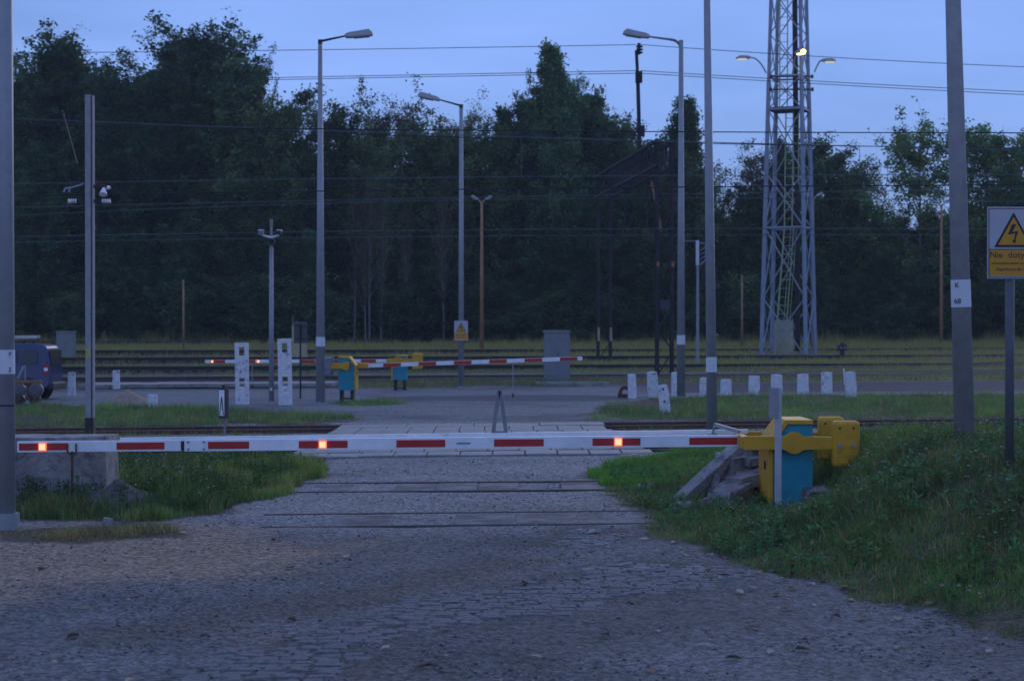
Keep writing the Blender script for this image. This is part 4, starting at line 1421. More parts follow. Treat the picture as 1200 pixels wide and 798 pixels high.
# ------------------------------------------------------------------ dark catenary gantry with line pole
def gantry():
    pn = Vector(((778.5 - CX) / F_PX * 80.5, 80.5, 0))
    pf = Vector(((708 - CX) / F_PX * 97.0, 97.0, 0))
    zn, zf = gz(pn.x, pn.y), gz(pf.x, pf.y)
    root = thing('catenary_gantry', 'dark rusty lattice gantry spanning the tracks with a tall line pole on top', 'gantry', (pn.x, pn.y, zn))
    M_g = mat('dark_rusty_steel', (0.028, 0.022, 0.024), 0.8, 0.3, 4.0)
    ax = (pf - pn)
    L = ax.length
    e = ax.normalized()
    side = Vector((e.y, -e.x, 0))
    top_n = CAMZ + (385 - 166) / F_PX * 80.5 - zn
    top_f = CAMZ + (385 - 207) / F_PX * 97.0 - zn
    hb = 1.05
    for base, zt_, zb_ in ((Vector((0, 0, 0)), top_n, 0.0), (ax, top_f, zf - zn)):
        wd = 0.64
        for s1 in (-1, 1):
            mb = MB()
            for s2 in (-1, 1):
                q = base + side * (s1 * wd / 2) + e * (s2 * 0.22)
                mb.bar(Vector((q.x, q.y, zb_ - 0.1)), Vector((q.x, q.y, zt_)), 0.10)
            mb.build('leg', M_g, root)
        n = 9
        for k in range(n):
            za, zc_ = zb_ + (zt_ - hb - zb_) * k / n, zb_ + (zt_ - hb - zb_) * (k + 1) / n
            s1 = 1 if k % 2 else -1
            a = base + side * (s1 * wd / 2) - e * 0.2
            b_ = base - side * (s1 * wd / 2) - e * 0.2
            MB().bar(Vector((a.x, a.y, za)), Vector((b_.x, b_.y, zc_)), 0.05).build('brace', M_g, root)
        mb = MB()
        for s1 in (-1, 1):
            q = base + side * (s1 * wd / 2) - e * 0.24
            mb.box((q.x, q.y, zb_ + 1.3), (0.11, 0.08, 0.7))
        if base.length > 1:
            mb.build('painted_mark', mat('faded_mark', (0.42, 0.3, 0.18), 0.8, 0.2, 4), root)
    # trussed beam: chords, posts, diagonals
    for s1 in (-1, 1):
        mb = MB()
        for hz_ in (0, -hb):
            a = side * (s1 * 0.4) - e * 0.5
            b_ = ax + side * (s1 * 0.4) + e * 0.5
            mb.bar(Vector((a.x, a.y, top_n + hz_)), Vector((b_.x, b_.y, top_f + hz_)), 0.11, 0.12)
        mb.build('chord', M_g, root)
    n = 18
    for k in range(n + 1):
        t = k / n
        c = ax * t
        zt_ = top_n + (top_f - top_n) * t
        for s1 in (-1, 1):
            q = c + side * (s1 * 0.4)
            MB().bar(Vector((q.x, q.y, zt_ - hb)), Vector((q.x, q.y, zt_)), 0.085, 0.06).build('post', M_g, root)
        if k < n:
            c2 = ax * ((k + 1) / n)
            zz2 = top_n + (top_f - top_n) * (k + 1) / n
            a, b_ = c + side * 0.4, c2 + side * 0.4
            MB().bar(Vector((a.x, a.y, zt_ - hb)), Vector((b_.x, b_.y, zz2)), 0.05).build('diagonal', M_g, root)
            a, b_ = c + side * 0.4, c2 - side * 0.4
            MB().bar(Vector((a.x, a.y, zt_)), Vector((b_.x, b_.y, zz2)), 0.05).build('diagonal', M_g, root)
    # suspended fittings
    for t, dz in ((0.25, 2.4), (0.62, 2.2)):
        c = ax * t
        zt_ = top_n + (top_f - top_n) * t - hb
        mb = MB()
        mb.bar(Vector((c.x, c.y, zt_)), Vector((c.x, c.y, zt_ - dz)), 0.09)
        mb.bar(Vector((c.x, c.y, zt_ - 0.4)), Vector((c.x + 0.75, c.y, zt_ - dz * 0.95)), 0.05)
        mb.build('hanger', M_g, root)
        mb = MB()
        for k in range(5):
            mb.tube((c.x, c.y, zt_ - dz - 0.05 - 0.1 * k), (c.x, c.y, zt_ - dz - 0.1 - 0.1 * k), 0.1, n=8)
        mb.build('insulator', M_rust, root)
    MB().bar((ax * 0.3) + Vector((0.35, 0, top_n - hb - 0.3)), (ax * 0.3) + Vector((0.8, 0, top_n - hb - 2.6)), 0.09).build('strut', M_rustpole, root)
    mb = MB()
    for s1 in (-1, 1):
        q = side * (s1 * 0.32) - e * 0.26
        mb.box((q.x, q.y, CAMZ + (385 - 310) / F_PX * 80.5 - zn), (0.12, 0.06, 0.22))
    mb.build('reflector', M_rustpole, root)
    MB().box((0, -0.3, CAMZ + (385 - 357) / F_PX * 80.5 - zn), (0.42, 0.05, 0.4)).build('notice_plate', mat('notice_dark', (0.04, 0.045, 0.055), 0.6, 0.1, 4), root)
    # line pole on the beam
    t = 0.40
    c = ax * t
    zt_ = top_n + (top_f - top_n) * t
    dd = pn.y + c.y
    zpy = lambda py: CAMZ + (385 - py) / F_PX * dd - zn
    mb = MB()
    mb.bar(Vector((c.x + 0.12, c.y, zt_ - 0.6)), Vector((c.x, c.y, zpy(85))), 0.17)
    mb.bar(Vector((c.x, c.y, zpy(90))), Vector((c.x - 0.06, c.y, zpy(60))), 0.14)
    mb.build('line_pole', M_g, root)
    MB().box((c.x + 0.2, c.y, zpy(154)), (0.25, 0.3, 0.5)).build('pole_clamp', M_g, root)
    for py, hh, ox in ((91, 0.52, 0.05), (58, 0.5, 0.06)):
        mb = MB()
        mb.box((c.x + ox, c.y, zpy(py)), (0.30 if py > 80 else 0.14, 0.3, hh))
        for k in range(3):
            mb.tube((c.x + ox - 0.14, c.y - 0.2, zpy(py) - 0.2 + 0.14 * k), (c.x + ox + 0.16, c.y - 0.2, zpy(py) - 0.2 + 0.14 * k), 0.05, n=6)
        mb.build('insulator_block', M_g, root)
    tp = Vector((pn.x + c.x, dd, 0))
    return tp
line_top = gantry()

# ------------------------------------------------------------------ overhead wires
M_wire = mat('wire_copper_green', (0.10, 0.135, 0.13), 0.7, 0.1, 1.0)
M_wired = mat('wire_dark', (0.02, 0.022, 0.025), 0.7, 0.1, 1.0)
def wire(label, pts, d, r, m, group=None, slope=0.0):
    """pts: (column, row) of the sagging line in the yard, turned into a parabola at depth d and run on past both sides"""
    r *= 0.72
    X = [(p[0] - CX) / F_PX * d for p in pts]
    Z = [CAMZ - (p[1] - HZ) / F_PX * d for p in pts]
    deg = min(2, len(pts) - 1)
    k = np.polyfit(X, Z, deg)
    x0, x1 = (-1.25 * 600 / F_PX * d, 1.25 * 600 / F_PX * d)
    if group == 'line wires':
        x0, x1 = min(X[0], X[-1]), max(X[0], X[-1])
        if abs(pts[0][0]) < 5: x0 *= 1.25
        if pts[-1][0] >= 1195: x1 *= 1.25
    xs_ = np.linspace(x0, x1, 25)
    zs_ = np.polyval(k, xs_)
    mb = MB()
    mb.path([Vector((a, d, b_)) for a, b_ in zip(xs_, zs_)], r, 5)
    o = mb.build('overhead_wire', m)
    return tag(o, label, 'wire', group)
dl_ = line_top.y
for (yp, a, b_, c_, e_) in ((53, 63, 60, 66, 79), (83.5, 98, 92, 95, 108), (86.5, 101.5, 94.5, 98, 111.5)):
    lab = 'thin line wire high above the trees, tied to the pole on the gantry'
    wire(lab, [(0, a), (300, b_), (745, yp)], dl_ - 0.3, 0.022, M_wired, 'line wires')
    wire(lab, [(751, yp), (943, c_), (1200, e_)], dl_ - 0.3, 0.022, M_wired, 'line wires')
L1 = 'greenish taut overhead wire running along the tracks before the forest'
L2 = 'dark taut overhead wire running along the tracks above the crossing'
for pts, d, r, m in (
        ([(20, 139), (300, 151), (600, 161), (900, 168), (1200, 176)], 62.0, 0.021, M_wire),
        ([(0, 147), (300, 150), (600, 154), (900, 155.5), (1200, 156)], 41.7, 0.017, M_wired),
        ([(20, 142), (300, 153.5), (600, 163), (900, 170), (1200, 174)], 63.0, 0.021, M_wired),
        ([(0, 216), (300, 211), (600, 207.5), (1200, 205)], 78.0, 0.022, M_wire),
        ([(0, 230), (300, 226), (600, 221), (1200, 217)], 41.0, 0.017, M_wired),
        ([(0, 243), (300, 239), (600, 229), (900, 226), (1200, 222)], 85.0, 0.022, M_wire),
        ([(0, 253), (300, 243), (600, 232), (900, 233), (1200, 237)], 90.0, 0.02, M_wire),
        ([(0, 278), (300, 273), (600, 269), (1200, 269)], 80.0, 0.022, M_wire),
        ([(0, 285), (300, 278.5), (600, 277.5), (1200, 276)], 84.0, 0.02, M_wire)):
    wire(L1 if m is M_wire else L2, pts, d, r, m, 'catenary wires' if m is M_wire else 'dark catenary wires')
# droppers between messenger and contact wire
for px in (611, 1040, 1007, 472):
    y0 = 154 if px < 800 else 171
    z_ = lambda py: CAMZ - (py - HZ) / F_PX * 62.0
    xx = (px - CX) / F_PX * 62.0
    o = MB().tube((xx, 62.0, z_(y0 + 8 if px < 800 else y0)), (xx, 62.0, z_(207)), 0.009, n=5).build('wire_dropper', M_wire)
    tag(o, 'thin vertical dropper hanging between two overhead wires', 'wire', 'wire droppers')

# ------------------------------------------------------------------ blue van and machine
def van():
    d = 61.2
    xr = (66.5 - CX) / F_PX * d
    root = thing('parked_van', 'dark blue van with a roof rack parked behind the left pole', 'van', (xr, d, 0.0))
    M_b = mat('van_paint', (0.007, 0.028, 0.11), 0.25, 0.06, 1.0, spec=0.6)
    M_w = mat('van_glass', (0.03, 0.045, 0.05), 0.1, 0.05, 1.0)
    M_t = mat('tyre_rubber', (0.02, 0.02, 0.02), 0.8, 0.2, 5.0)
    prof = [(-4.35, 0.42), (-3.98, 0.30), (-0.15, 0.36), (-0.02, 0.48), (0.0, 0.85), (-0.05, 1.3), (-0.13, 1.68), (-0.28, 1.78), (-2.3, 1.82), (-2.75, 1.72), (-3.45, 1.16), (-4.2, 0.95), (-4.38, 0.78)]
    wb = MB()
    wb.prism(prof, -0.86, 0.86)
    # pull the upper body in a little
    wb.v = [(x, y * (1 - 0.14 * max(0, (z - 1.0) / 0.82)), z) for x, y, z in wb.v]
    body = wb.build('body', M_b, root, bevel=0.05)
    def side_glass(pts, nm):
        for s in (-1, 1):
            mb = MB()
            mb.prism(pts, -0.012, 0.012)
            mb.v = [(x, s * (0.868 * (1 - 0.14 * max(0, (z - 1.0) / 0.82)) + (y + 0.004)), z) for x, y, z in mb.v]
            mb.build(nm, M_w, body, bevel=0.004)
    side_glass([(-0.95, 1.16), (-0.42, 1.16), (-0.43, 1.55), (-0.50, 1.6), (-0.90, 1.6), (-0.95, 1.55)], 'rear_window')
    side_glass([(-1.95, 1.16), (-1.08, 1.16), (-1.08, 1.6), (-1.95, 1.6)], 'side_window')
    side_glass([(-3.15, 1.16), (-2.1, 1.16), (-2.1, 1.6), (-2.7, 1.6)], 'door_window')
    for s in (-1, 1):
        tl = MB().box((-0.14, s * 0.845, 0.98), (0.14, 0.06, 0.34)).build('tail_light', M_red, body, bevel=0.015)
        MB().box((-0.14, s * 0.868, 0.985), (0.13, 0.03, 0.11)).build('lens', M_white, tl, bevel=0.006)
        MB().tube((-3.5, s * 0.86, 1.14), (-3.5, s * 1.02, 1.18), 0.08, 0.1, 8).build('mirror', M_black, body)
        for wx in (-0.72, -3.42):
            mb = MB()
            for r0_, r1_, ya, yb in ((0.30, 0.315, 0.64, 0.68), (0.315, 0.315, 0.68, 0.85), (0.315, 0.29, 0.85, 0.885)):
                mb.tube((wx, s * ya, 0.31), (wx, s * yb, 0.31), r0_, r1_, 24)
            w = mb.build('wheel', M_t, root)
            MB().tube((wx, s * 0.875, 0.31), (wx, s * 0.893, 0.31), 0.19, 0.17, 18).build('rim', M_galv, w)
            ar = MB()
            ar.tube((wx, s * 0.862, 0.33), (wx, s * 0.872, 0.33), 0.39, 0.39, 24)
            ar.build('wheel_arch', M_black, body)
    MB().box((0.02, 0, 0.45), (0.16, 1.72, 0.22)).build('bumper', mat('bumper_plastic', (0.03, 0.032, 0.04), 0.6, 0.1, 4), body, bevel=0.04)
    mb = MB()
    mb.box((-0.02, 0, 1.35), (0.05, 1.3, 0.5))
    mb.build('tailgate_window', M_w, body)
    mb = MB()
    for x in (-0.9, -2.2):
        mb.bar((x, -0.62, 1.9), (x, 0.62, 1.9), 0.05)
        for s in (-1, 1):
            mb.bar((x, s * 0.6, 1.78), (x, s * 0.6, 1.92), 0.05)
    mb.build('roof_rack', M_black, root)
    mb = MB()
    mb.bar((-3.2, -0.45, 2.0), (-0.52, -0.45, 2.03), 0.06, 0.10)
    mb.bar((-3.2, -0.1, 2.0), (-0.52, -0.1, 2.03), 0.06, 0.10)
    x = -3.0
    while x < -0.6:
        mb.bar((x, -0.45, 2.01), (x, -0.1, 2.01), 0.05)
        x += 0.3
    tag(mb.build('ladder', mat('aluminium', (0.45, 0.46, 0.48), 0.4, 0.1, 3, metal=0.4)), 'aluminium ladder lying on the roof rack of the blue van', 'ladder').location = (xr, d, 0)
van()
d = 57.6
x = (32 - CX) / F_PX * d
root = thing('field_machine', 'rusty small machine with two grey drums and an ochre beam before the van', 'machine', (x, d, gz(x, d)))
for sx in (-1, 1):
    mb = MB()
    mb.tube((sx * 0.27, -0.1, 0.42), (sx * 0.27, 0.1, 0.42), 0.22, 0.22, 18)
    mb.tube((sx * 0.27, -0.13, 0.42), (sx * 0.27, -0.1, 0.42), 0.12, 0.22, 18)
    mb.build('drum', mat('drum_steel', (0.10, 0.10, 0.105), 0.6, 0.25, 8), root)
    wh = MB().tube((sx * 0.24, -0.09, 0.14), (sx * 0.24, 0.09, 0.14), 0.17, 0.17, 16).build('wheel', M_black, root)
    MB().tube((sx * 0.24, -0.11, 0.14), (sx * 0.24, -0.088, 0.14), 0.07, n=10).build('hub', M_rust, wh)
MB().box((0.02, 0, 0.68), (0.84, 0.16, 0.09)).build('beam', mat('faded_beam', (0.26, 0.16, 0.05), 0.8, 0.3, 8), root, bevel=0.01)
MB().box((0.03, 0, 0.40), (0.09, 0.12, 0.55)).build('column', M_rust, root)
MB().bar((-0.30, 0, 0.78), (-0.12, 0, 1.14), 0.07).build('lever', M_galv, root)
MB().bar((-0.06, 0, 0.7), (-0.08, 0, 1.18), 0.03).build('rod', M_galv, root)

# ------------------------------------------------------------------ heaps, block, broken slabs
def heap(name, label, cat, x, d, rx, ry, h, m, seed, kind=None, skew=0.0):
    n = 40
    xs_ = np.linspace(-1.25, 1.25, n)
    X, Y = np.meshgrid(xs_, xs_)
    rr = np.hypot(X - skew * (1 - np.abs(Y)), Y)
    zz_ = h * np.clip(1 - rr, 0, 1) ** 0.85 + (fbm(X * 3 + seed, Y * 3, 1.0, seed) - 0.5) * 0.18 * h * (rr < 1.15)
    zz_ = np.where(rr > 1.1, -0.08, zz_)
    z0 = gz(x, d)
    V = np.stack([X * rx, Y * ry, zz_], -1).reshape(-1, 3)
    idx = np.arange(n * n).reshape(n, n)
    Fc = np.stack([idx[:-1, :-1], idx[:-1, 1:], idx[1:, 1:], idx[1:, :-1]], -1).reshape(-1, 4)
    me = mesh_np(name, V, Fc, m)
    me.polygons.foreach_set('use_smooth', np.ones(len(Fc), bool))
    o = obj(name, me)
    o.location = (x, d, z0 - 0.02)
    tag(o, label, cat)
    return o
x, d = gp(146, 472)
heap('sand_heap', 'low tan sand heap at the foot of a white marker post', 'sand heap', x, d + 0.5, 0.80, 0.8, 0.43, mat('heap_sand', (0.30, 0.22, 0.15), 0.9, 0.25, 6, 0.7, 60), 3)
heap('gravel_heap', 'dark gravel heap sloping down beside the concrete block', 'gravel heap', -4.98, 23.75, 0.52, 0.8, 0.30, mat('heap_gravel', (0.085, 0.078, 0.075), 0.9, 0.45, 26, 1.0, 70), 9)
# concrete block left
def rough_block(size, seed, m, name, parent=None, amp=0.03, cuts=7):
    import bmesh
    bm = bmesh.new()
    bmesh.ops.create_cube(bm, size=1.0)
    bmesh.ops.subdivide_edges(bm, edges=bm.edges, cuts=cuts, use_grid_fill=True)
    r = np.random.default_rng(seed)
    co = np.array([v.co for v in bm.verts])
    co = co * np.array(size)
    for ax_ in range(3):
        a, b_ = (ax_ + 1) % 3, (ax_ + 2) % 3
        co[:, ax_] += (fbm(co[:, a] * 1.0 + seed * 3.1 + co[:, ax_], co[:, b_] + seed, 0.35, seed + ax_) - 0.5) * amp * 2
    for v, c in zip(bm.verts, co):
        v.co = c
    me = bpy.data.meshes.new(name)
    bm.to_mesh(me)
    bm.free()
    me.materials.append(m)
    o = obj(name, me, parent)
    return o
M_block = mat('old_concrete', (0.27, 0.25, 0.235), 0.88, 0.4, 3.5, 1.0, 18.0, col2=(0.12, 0.105, 0.10), stain=0.52)
xr = (124 - CX) / F_PX * 24.45
o = rough_block((1.9, 0.8, 1.1), 5, M_block, 'concrete_block', amp=0.02, cuts=9)
o.location = (xr - 0.95, 24.85, 0.33)
tag(o, 'big rough weathered concrete block behind the tip of the striped boom', 'concrete block')
# chips at its foot and slab pieces by the barrier machine
def slab_piece(label, a, b_, w, h, seed, m=None):
    a, b_ = Vector(a), Vector(b_)
    o = rough_block(((b_ - a).length, w, h), seed, m or M_conc, 'broken_slab', amp=0.018, cuts=5)
    o.matrix_world = Matrix.Translation((a + b_) / 2) @ (b_ - a).to_track_quat('X', 'Z').to_matrix().to_4x4()
    tag(o, label, 'concrete slab')
M_oldbeam = mat('beam_concrete', (0.28, 0.26, 0.245), 0.88, 0.3, 5.0, 0.6, 30, col2=(0.12, 0.11, 0.10), stain=0.52)
slab_piece('long concrete beam leaning from the road edge up towards the barrier machine', at(790, 594, 24.4), at(866, 524, 25.2), 0.20, 0.12, 3, M_oldbeam)
slab_piece('second concrete beam leaning behind the long one', at(828, 580, 24.9), at(890, 522, 25.6), 0.2, 0.11, 4, M_oldbeam)
slab_piece('flat broken slab lying on rubble against the barrier machine', at(856, 566, 24.6), at(896, 556, 24.9), 0.5, 0.15, 6, M_oldbeam)
slab_piece('thin slab edge on top of the rubble under the yellow arm', at(866, 541, 25.0), at(898, 538, 25.2), 0.5, 0.10, 8, M_oldbeam)
def rock(px, py, d, sx, sy, sz, seed, label, m=None):
    o = rough_block((sx, sy, sz), seed, m or M_block, 'rubble_chunk', amp=0.06, cuts=4)
    p = at(px, py, d)
    p.z = max(gz(p.x, p.y) + sz * 0.22, p.z) if px < 900 else gz(p.x, p.y) + sz * 0.3
    o.location = p
    o.rotation_euler = (random.uniform(-.3, .3), random.uniform(-.3, .3), random.uniform(-1, 1))
    return tag(o, label, 'rubble')
rock(868, 553, 25.2, 0.55, 0.5, 0.42, 11, 'large grey rubble chunk propping the leaning beams')
rock(848, 590, 24.0, 0.34, 0.3, 0.20, 12, 'flat pale rubble chunk in grass below the leaning beams')
rock(822, 596, 23.8, 0.24, 0.25, 0.16, 13, 'small pale rubble chunk at the foot of the long beam')
rock(800, 600, 23.6, 0.20, 0.2, 0.12, 14, 'small rubble chunk at the road edge below the long beam')
rock(962, 567, 23.6, 0.42, 0.25, 0.16, 15, 'grey rubble chunk in flowers under the yellow counterweights')
rock(950, 577, 23.4, 0.25, 0.2, 0.13, 16, 'small rubble chunk against the right side of the teal machine')
rock(962, 552, 23.9, 0.26, 0.14, 0.10, 17, 'pale sliver of rubble right of the teal machine')
rock(880, 562, 24.9, 0.4, 0.35, 0.3, 41, 'jagged rubble chunk between the flat slab and the machine')
rock(842, 571, 24.9, 0.38, 0.3, 0.26, 42, 'jagged rubble chunk under the second leaning beam')
rock(858, 582, 24.3, 0.45, 0.35, 0.26, 43, 'blocky rubble chunk half sunk in grass below the flat slab')
rock(888, 532, 25.4, 0.4, 0.4, 0.3, 44, 'rubble chunk high in the pile under the yellow arm')
for px, py, sz in ((121, 604, 0.10), (114, 600, 0.08), (128, 612, 0.07)):
    x, dd = gp(px, py)
    rock(px, py, dd, sz * 1.4, sz, sz * 0.7, int(px), 'small pale stone at the corner of the big concrete block').__setitem__('group', 'small stones at the block')
x, dd = gp(755, 573)
rock(755, 573, dd - 0.1, 0.22, 0.2, 0.09, 31, 'flat pale stone at the grass edge on the sunken slabs')

# ------------------------------------------------------------------ vegetation: grass
M_blade = attr_mat('grass_blade', transl=0.3, var=0.0)
def blades(name, label, x, y, h, w, cols, bend=0.5, segs=2, cat='grass'):
    n = len(x)
    z = G(x, y) - 0.01
    az = rng.random(n) * 2 * math.pi
    fa = rng.random(n) * 2 * math.pi
    lean = h * bend * rng.random(n)
    p0 = np.stack([x, y, z], -1)
    u = np.stack([np.cos(fa), np.sin(fa), np.zeros(n)], -1) * (w / 2)[:, None]
    l = np.stack([np.cos(az), np.sin(az), np.zeros(n)], -1) * lean[:, None]
    up = np.array([0, 0, 1.0])
    if segs == 2:
        mid = p0 + l * 0.3 + up * (h * 0.55)[:, None]
        tip = p0 + l + up * h[:, None]
        V = np.stack([p0 - u, p0 + u, mid - u * 0.8, mid + u * 0.8, tip], 1)
        tri = np.array([[0, 1, 3], [0, 3, 2], [2, 3, 4]])
        k = 5
    else:
        tip = p0 + l + up * h[:, None]
        V = np.stack([p0 - u, p0 + u, tip], 1)
        tri = np.array([[0, 1, 2]])
        k = 3
    Fc = (np.arange(n) * k)[:, None, None] + tri[None]
    me = mesh_np(name, V.reshape(-1, 3), Fc.reshape(-1, 3), M_blade, np.repeat(cols, k, 0))
    return tag(obj(name, me), label, cat, kind='stuff')

GREEN, DRY, DEEP = np.array([0.185, 0.33, 0.072]), np.array([0.38, 0.28, 0.13]), np.array([0.105, 0.19, 0.066])
def grass_cols(x, y, dryness=0.15, seed=0):
    n = len(x)
    t = fbm(x, y, 1.3, 100 + seed)[:, None]
    c = DEEP + (GREEN - DEEP) * np.clip((t - 0.3) * 2.2, 0, 1)
    dr = (rng.random(n) < dryness * (0.4 + 2.2 * np.clip(fbm(x, y, 2.2, 120 + seed) - 0.35, 0, 1)))[:, None]
    c = np.where(dr, DRY * (0.6 + 0.6 * rng.random((n, 1))), c)
    return c * (0.55 + 0.5 * rng.random((n, 1)) + 0.7 * np.clip(vnoise(x, y, 0.33, 130 + seed) - 0.3, 0, 1)[:, None])

def scatter(x0, x1, y0, y1, n, power=1.0):
    x = x0 + (x1 - x0) * rng.random(n)
    y = y0 + (y1 - y0) * rng.random(n) ** power
    return x, y

def clump_h(x, y, seed):
    return 0.35 + 1.3 * np.clip(fbm(x, y, 0.7, 140 + seed) - 0.25, 0, 1) * 1.6

def do_grass():
    # bank on the right
    x, y = scatter(1.2, 9.5, 12.0, 36.5, 300000)
    k = (np.abs(x) < 0.285 * y + 0.6) & (grass_mask(x, y) > 0.35 + 0.5 * rng.random(len(x))) & ~((np.abs(x - 3.54) < 0.36) & (np.abs(y - 24.1) < 0.5))
    x, y = x[k], y[k]
    h = (0.05 + 0.11 * rng.random(len(x))) * clump_h(x, y, 1)
    tall = rng.random(len(x)) < 0.03
    h = np.where(tall, h * 1.8, h) * (0.35 + 0.65 * sstep(0.0, 1.1, poly_sd(GRASS['right_near'], x, y)))
    blades('grass', 'rough green grass covering the bank right of the road', x, y, h, 0.004 + 0.006 * rng.random(len(x)), grass_cols(x, y, 0.32, 1), 1.3)
    # lush bright tufts beside the slabs
    x, y = scatter(1.2, 4.4, 27.5, 33.8, 42000)
    k = (grass_mask(x, y) > 0.45 + 0.5 * rng.random(len(x)))
    x, y = x[k], y[k]
    c = np.array([0.165, 0.36, 0.06]) * (0.7 + 0.6 * rng.random((len(x), 1)))
    blades('grass', 'lush bright green grass patch right of the crossing slabs', x, y, 0.05 + 0.09 * rng.random(len(x)), 0.006 + 0.006 * rng.random(len(x)), c, 0.7)
    # left verge
    x, y = scatter(-9, -2.6, 22, 33.4, 120000)
    k = (x > -0.29 * y - 0.3) & (poly_sd(GRASS['left_near'], x, y) + (fbm(x, y, 0.8, 77) - 0.5) * 0.8 > 0) & ~((x < -4.6) & (y < 25.3) & (y > 23.2))
    x, y = x[k], y[k]
    h = (0.08 + 0.16 * rng.random(len(x))) * clump_h(x, y, 2)
    c = grass_cols(x, y, 0.3, 2)
    bright = (y > 27.5) & (x > -4.6)
    c = np.where(bright[:, None], c * np.array([1.15, 1.25, 0.9]), c)
    blades('grass', 'tall weedy grass between the concrete block and the crossing', x, y, h, 0.005 + 0.007 * rng.random(len(x)), c, 0.7)
    # weeds at the foot of the block
    x, y = scatter(-6.2, -3.2, 19.8, 24.4, 26000)
    k = (poly_sd(GRASS['weeds_left'], x, y) + (fbm(x, y, 0.5, 79) - 0.55) * 2.6 - 0.15 > 0.5 * rng.random(len(x)) ** 2) | ((y > 22.7) & (y < 24.3) & (x < -4.9) & (rng.random(len(x)) < 0.5 + 0.4 * np.sin(x * 7)))
    x, y = x[k], y[k]
    c = grass_cols(x, y, 0.9, 3)
    blades('weeds', 'dry low weeds at the foot of the concrete block', x, y, (0.03 + 0.10 * rng.random(len(x))) * clump_h(x, y, 3), 0.004 + 0.005 * rng.random(len(x)), c, 0.9, cat='weeds')
    # middle ground
    for key, lab, n, bx in (('left_mid', 'grass strip between the catenary post and the holed white posts', 90000, (-20, -3.4, 41, 59)), ('right_mid', 'grass strip in front of the white marker posts', 110000, (1.8, 22, 46, 68)), ('mid_patch', 'small grass patch on the gravel in front of the teal barrier box', 5000, (-6.2, -2.8, 55, 60))):
        x, y = scatter(*bx, n)
        k = (np.abs(x) < 0.29 * y + 0.5) & (poly_sd(GRASS[key], x, y) + (fbm(x, y, 1.5, 83) - 0.5) * 1.6 > 0) & (fbm(x, y, 2.0, 85) > 0.25 + 0.2 * rng.random(len(x)))
        x, y = x[k], y[k]
        c = grass_cols(x, y, 0.25, 4) * 1.15
        blades('grass', lab, x, y, (0.06 + 0.16 * rng.random(len(x))) * clump_h(x, y, 4), 0.008 + 0.010 * rng.random(len(x)), c, 0.7, segs=1)
    # weeds along tracks
    x, y = scatter(-13, 13, 30, 47, 60000)
    dl, dr = road_half(y)
    k = (np.abs(x) < 0.29 * y) & ((x < dl - 0.1) | (x > dr + 0.1)) & (fbm(x, y, 0.9, 87) > 0.5) & (grass_mask(x, y) < 0.9)
    x, y = x[k], y[k]
    blades('weeds', 'sparse weeds growing along the two rusty tracks', x, y, 0.05 + 0.2 * rng.random(len(x)) ** 2, 0.006 + 0.008 * rng.random(len(x)), grass_cols(x, y, 0.5, 5), 0.7, segs=1, cat='weeds')
    # far yard
    x, y = scatter(-46, 46, 72, 134, 330000)
    off = track_mask(x, y, 2.0, 0.5) + (fbm(x, y, 1.6, 19) - 0.5) * 0.9
    k = (np.abs(x) < 0.30 * y + 1) & (off < 0.5) & (grass_mask(x, y) > 0.4) & ~((x > 3.5) & (y - 0.12 * x > 65.8) & (y - 0.12 * x < 75.4))
    k &= ~((x < -6.8) & (y - SLOPE * x < 77.8))
    x, y = x[k], y[k]
    t = np.clip((y - 78) / 45, 0, 1)
    h = (0.10 + 0.28 * rng.random(len(x)) * (0.5 + 0.9 * t)) * clump_h(x, y, 6)
    h = np.where(y > 124, h * 1.9, h)
    c = grass_cols(x * 0.4, y * 0.4, 0.25 , 6)
    mixc = np.array([0.48, 0.40, 0.13]) * (0.7 + 0.5 * rng.random((len(x), 1)))
    t = np.clip(0.25 + t, 0, 0.8)
    c = c * (1 - t[:, None]) + mixc * t[:, None]
    blades('grass', 'long yellow-green grass between the far tracks up to the forest', x, y, h, 0.02 + 0.022 * rng.random(len(x)), c, 0.6, segs=1)
do_grass()

# broad-leaved weeds and white flowers on the bank
def leafy(name, label, cat, x, y, hmax, nl, lw, cols):
    """weed plants: several pointed leaves on a stalk, one mesh"""
    V, Fc, C = [], [], []
    for xi, yi, ci in zip(x, y, cols):
        z0 = gz(xi, yi)
        h = hmax * random.uniform(0.5, 1.0)
        for k in range(nl):
            a = random.uniform(0, 6.283)
            zb_ = z0 + h * random.uniform(0.05, 0.9)
            L = lw * random.uniform(2.0, 4.0)
            du = Vector((math.cos(a), math.sin(a), random.uniform(-0.1, 0.7))).normalized()
            sd = Vector((-math.sin(a), math.cos(a), 0)) * lw * random.uniform(0.4, 0.7)
            p = Vector((xi, yi, zb_))
            o = len(V)
            V += [p, p + du * L * 0.5 + sd, p + du * L, p + du * L * 0.5 - sd]
            Fc.append((o, o + 1, o + 2, o + 3))
            C += [ci] * 4
        o = len(V)
        V += [Vector((xi - 0.004, yi, z0)), Vector((xi + 0.004, yi, z0)), Vector((xi + 0.002, yi, z0 + h)), Vector((xi - 0.002, yi, z0 + h))]
        Fc.append((o, o + 1, o + 2, o + 3))
        C += [ci] * 4
    me = mesh_np(name, np.array([tuple(v) for v in V]), np.array(Fc), M_blade, np.array(C))
    tag(obj(name, me), label, cat, kind='stuff')
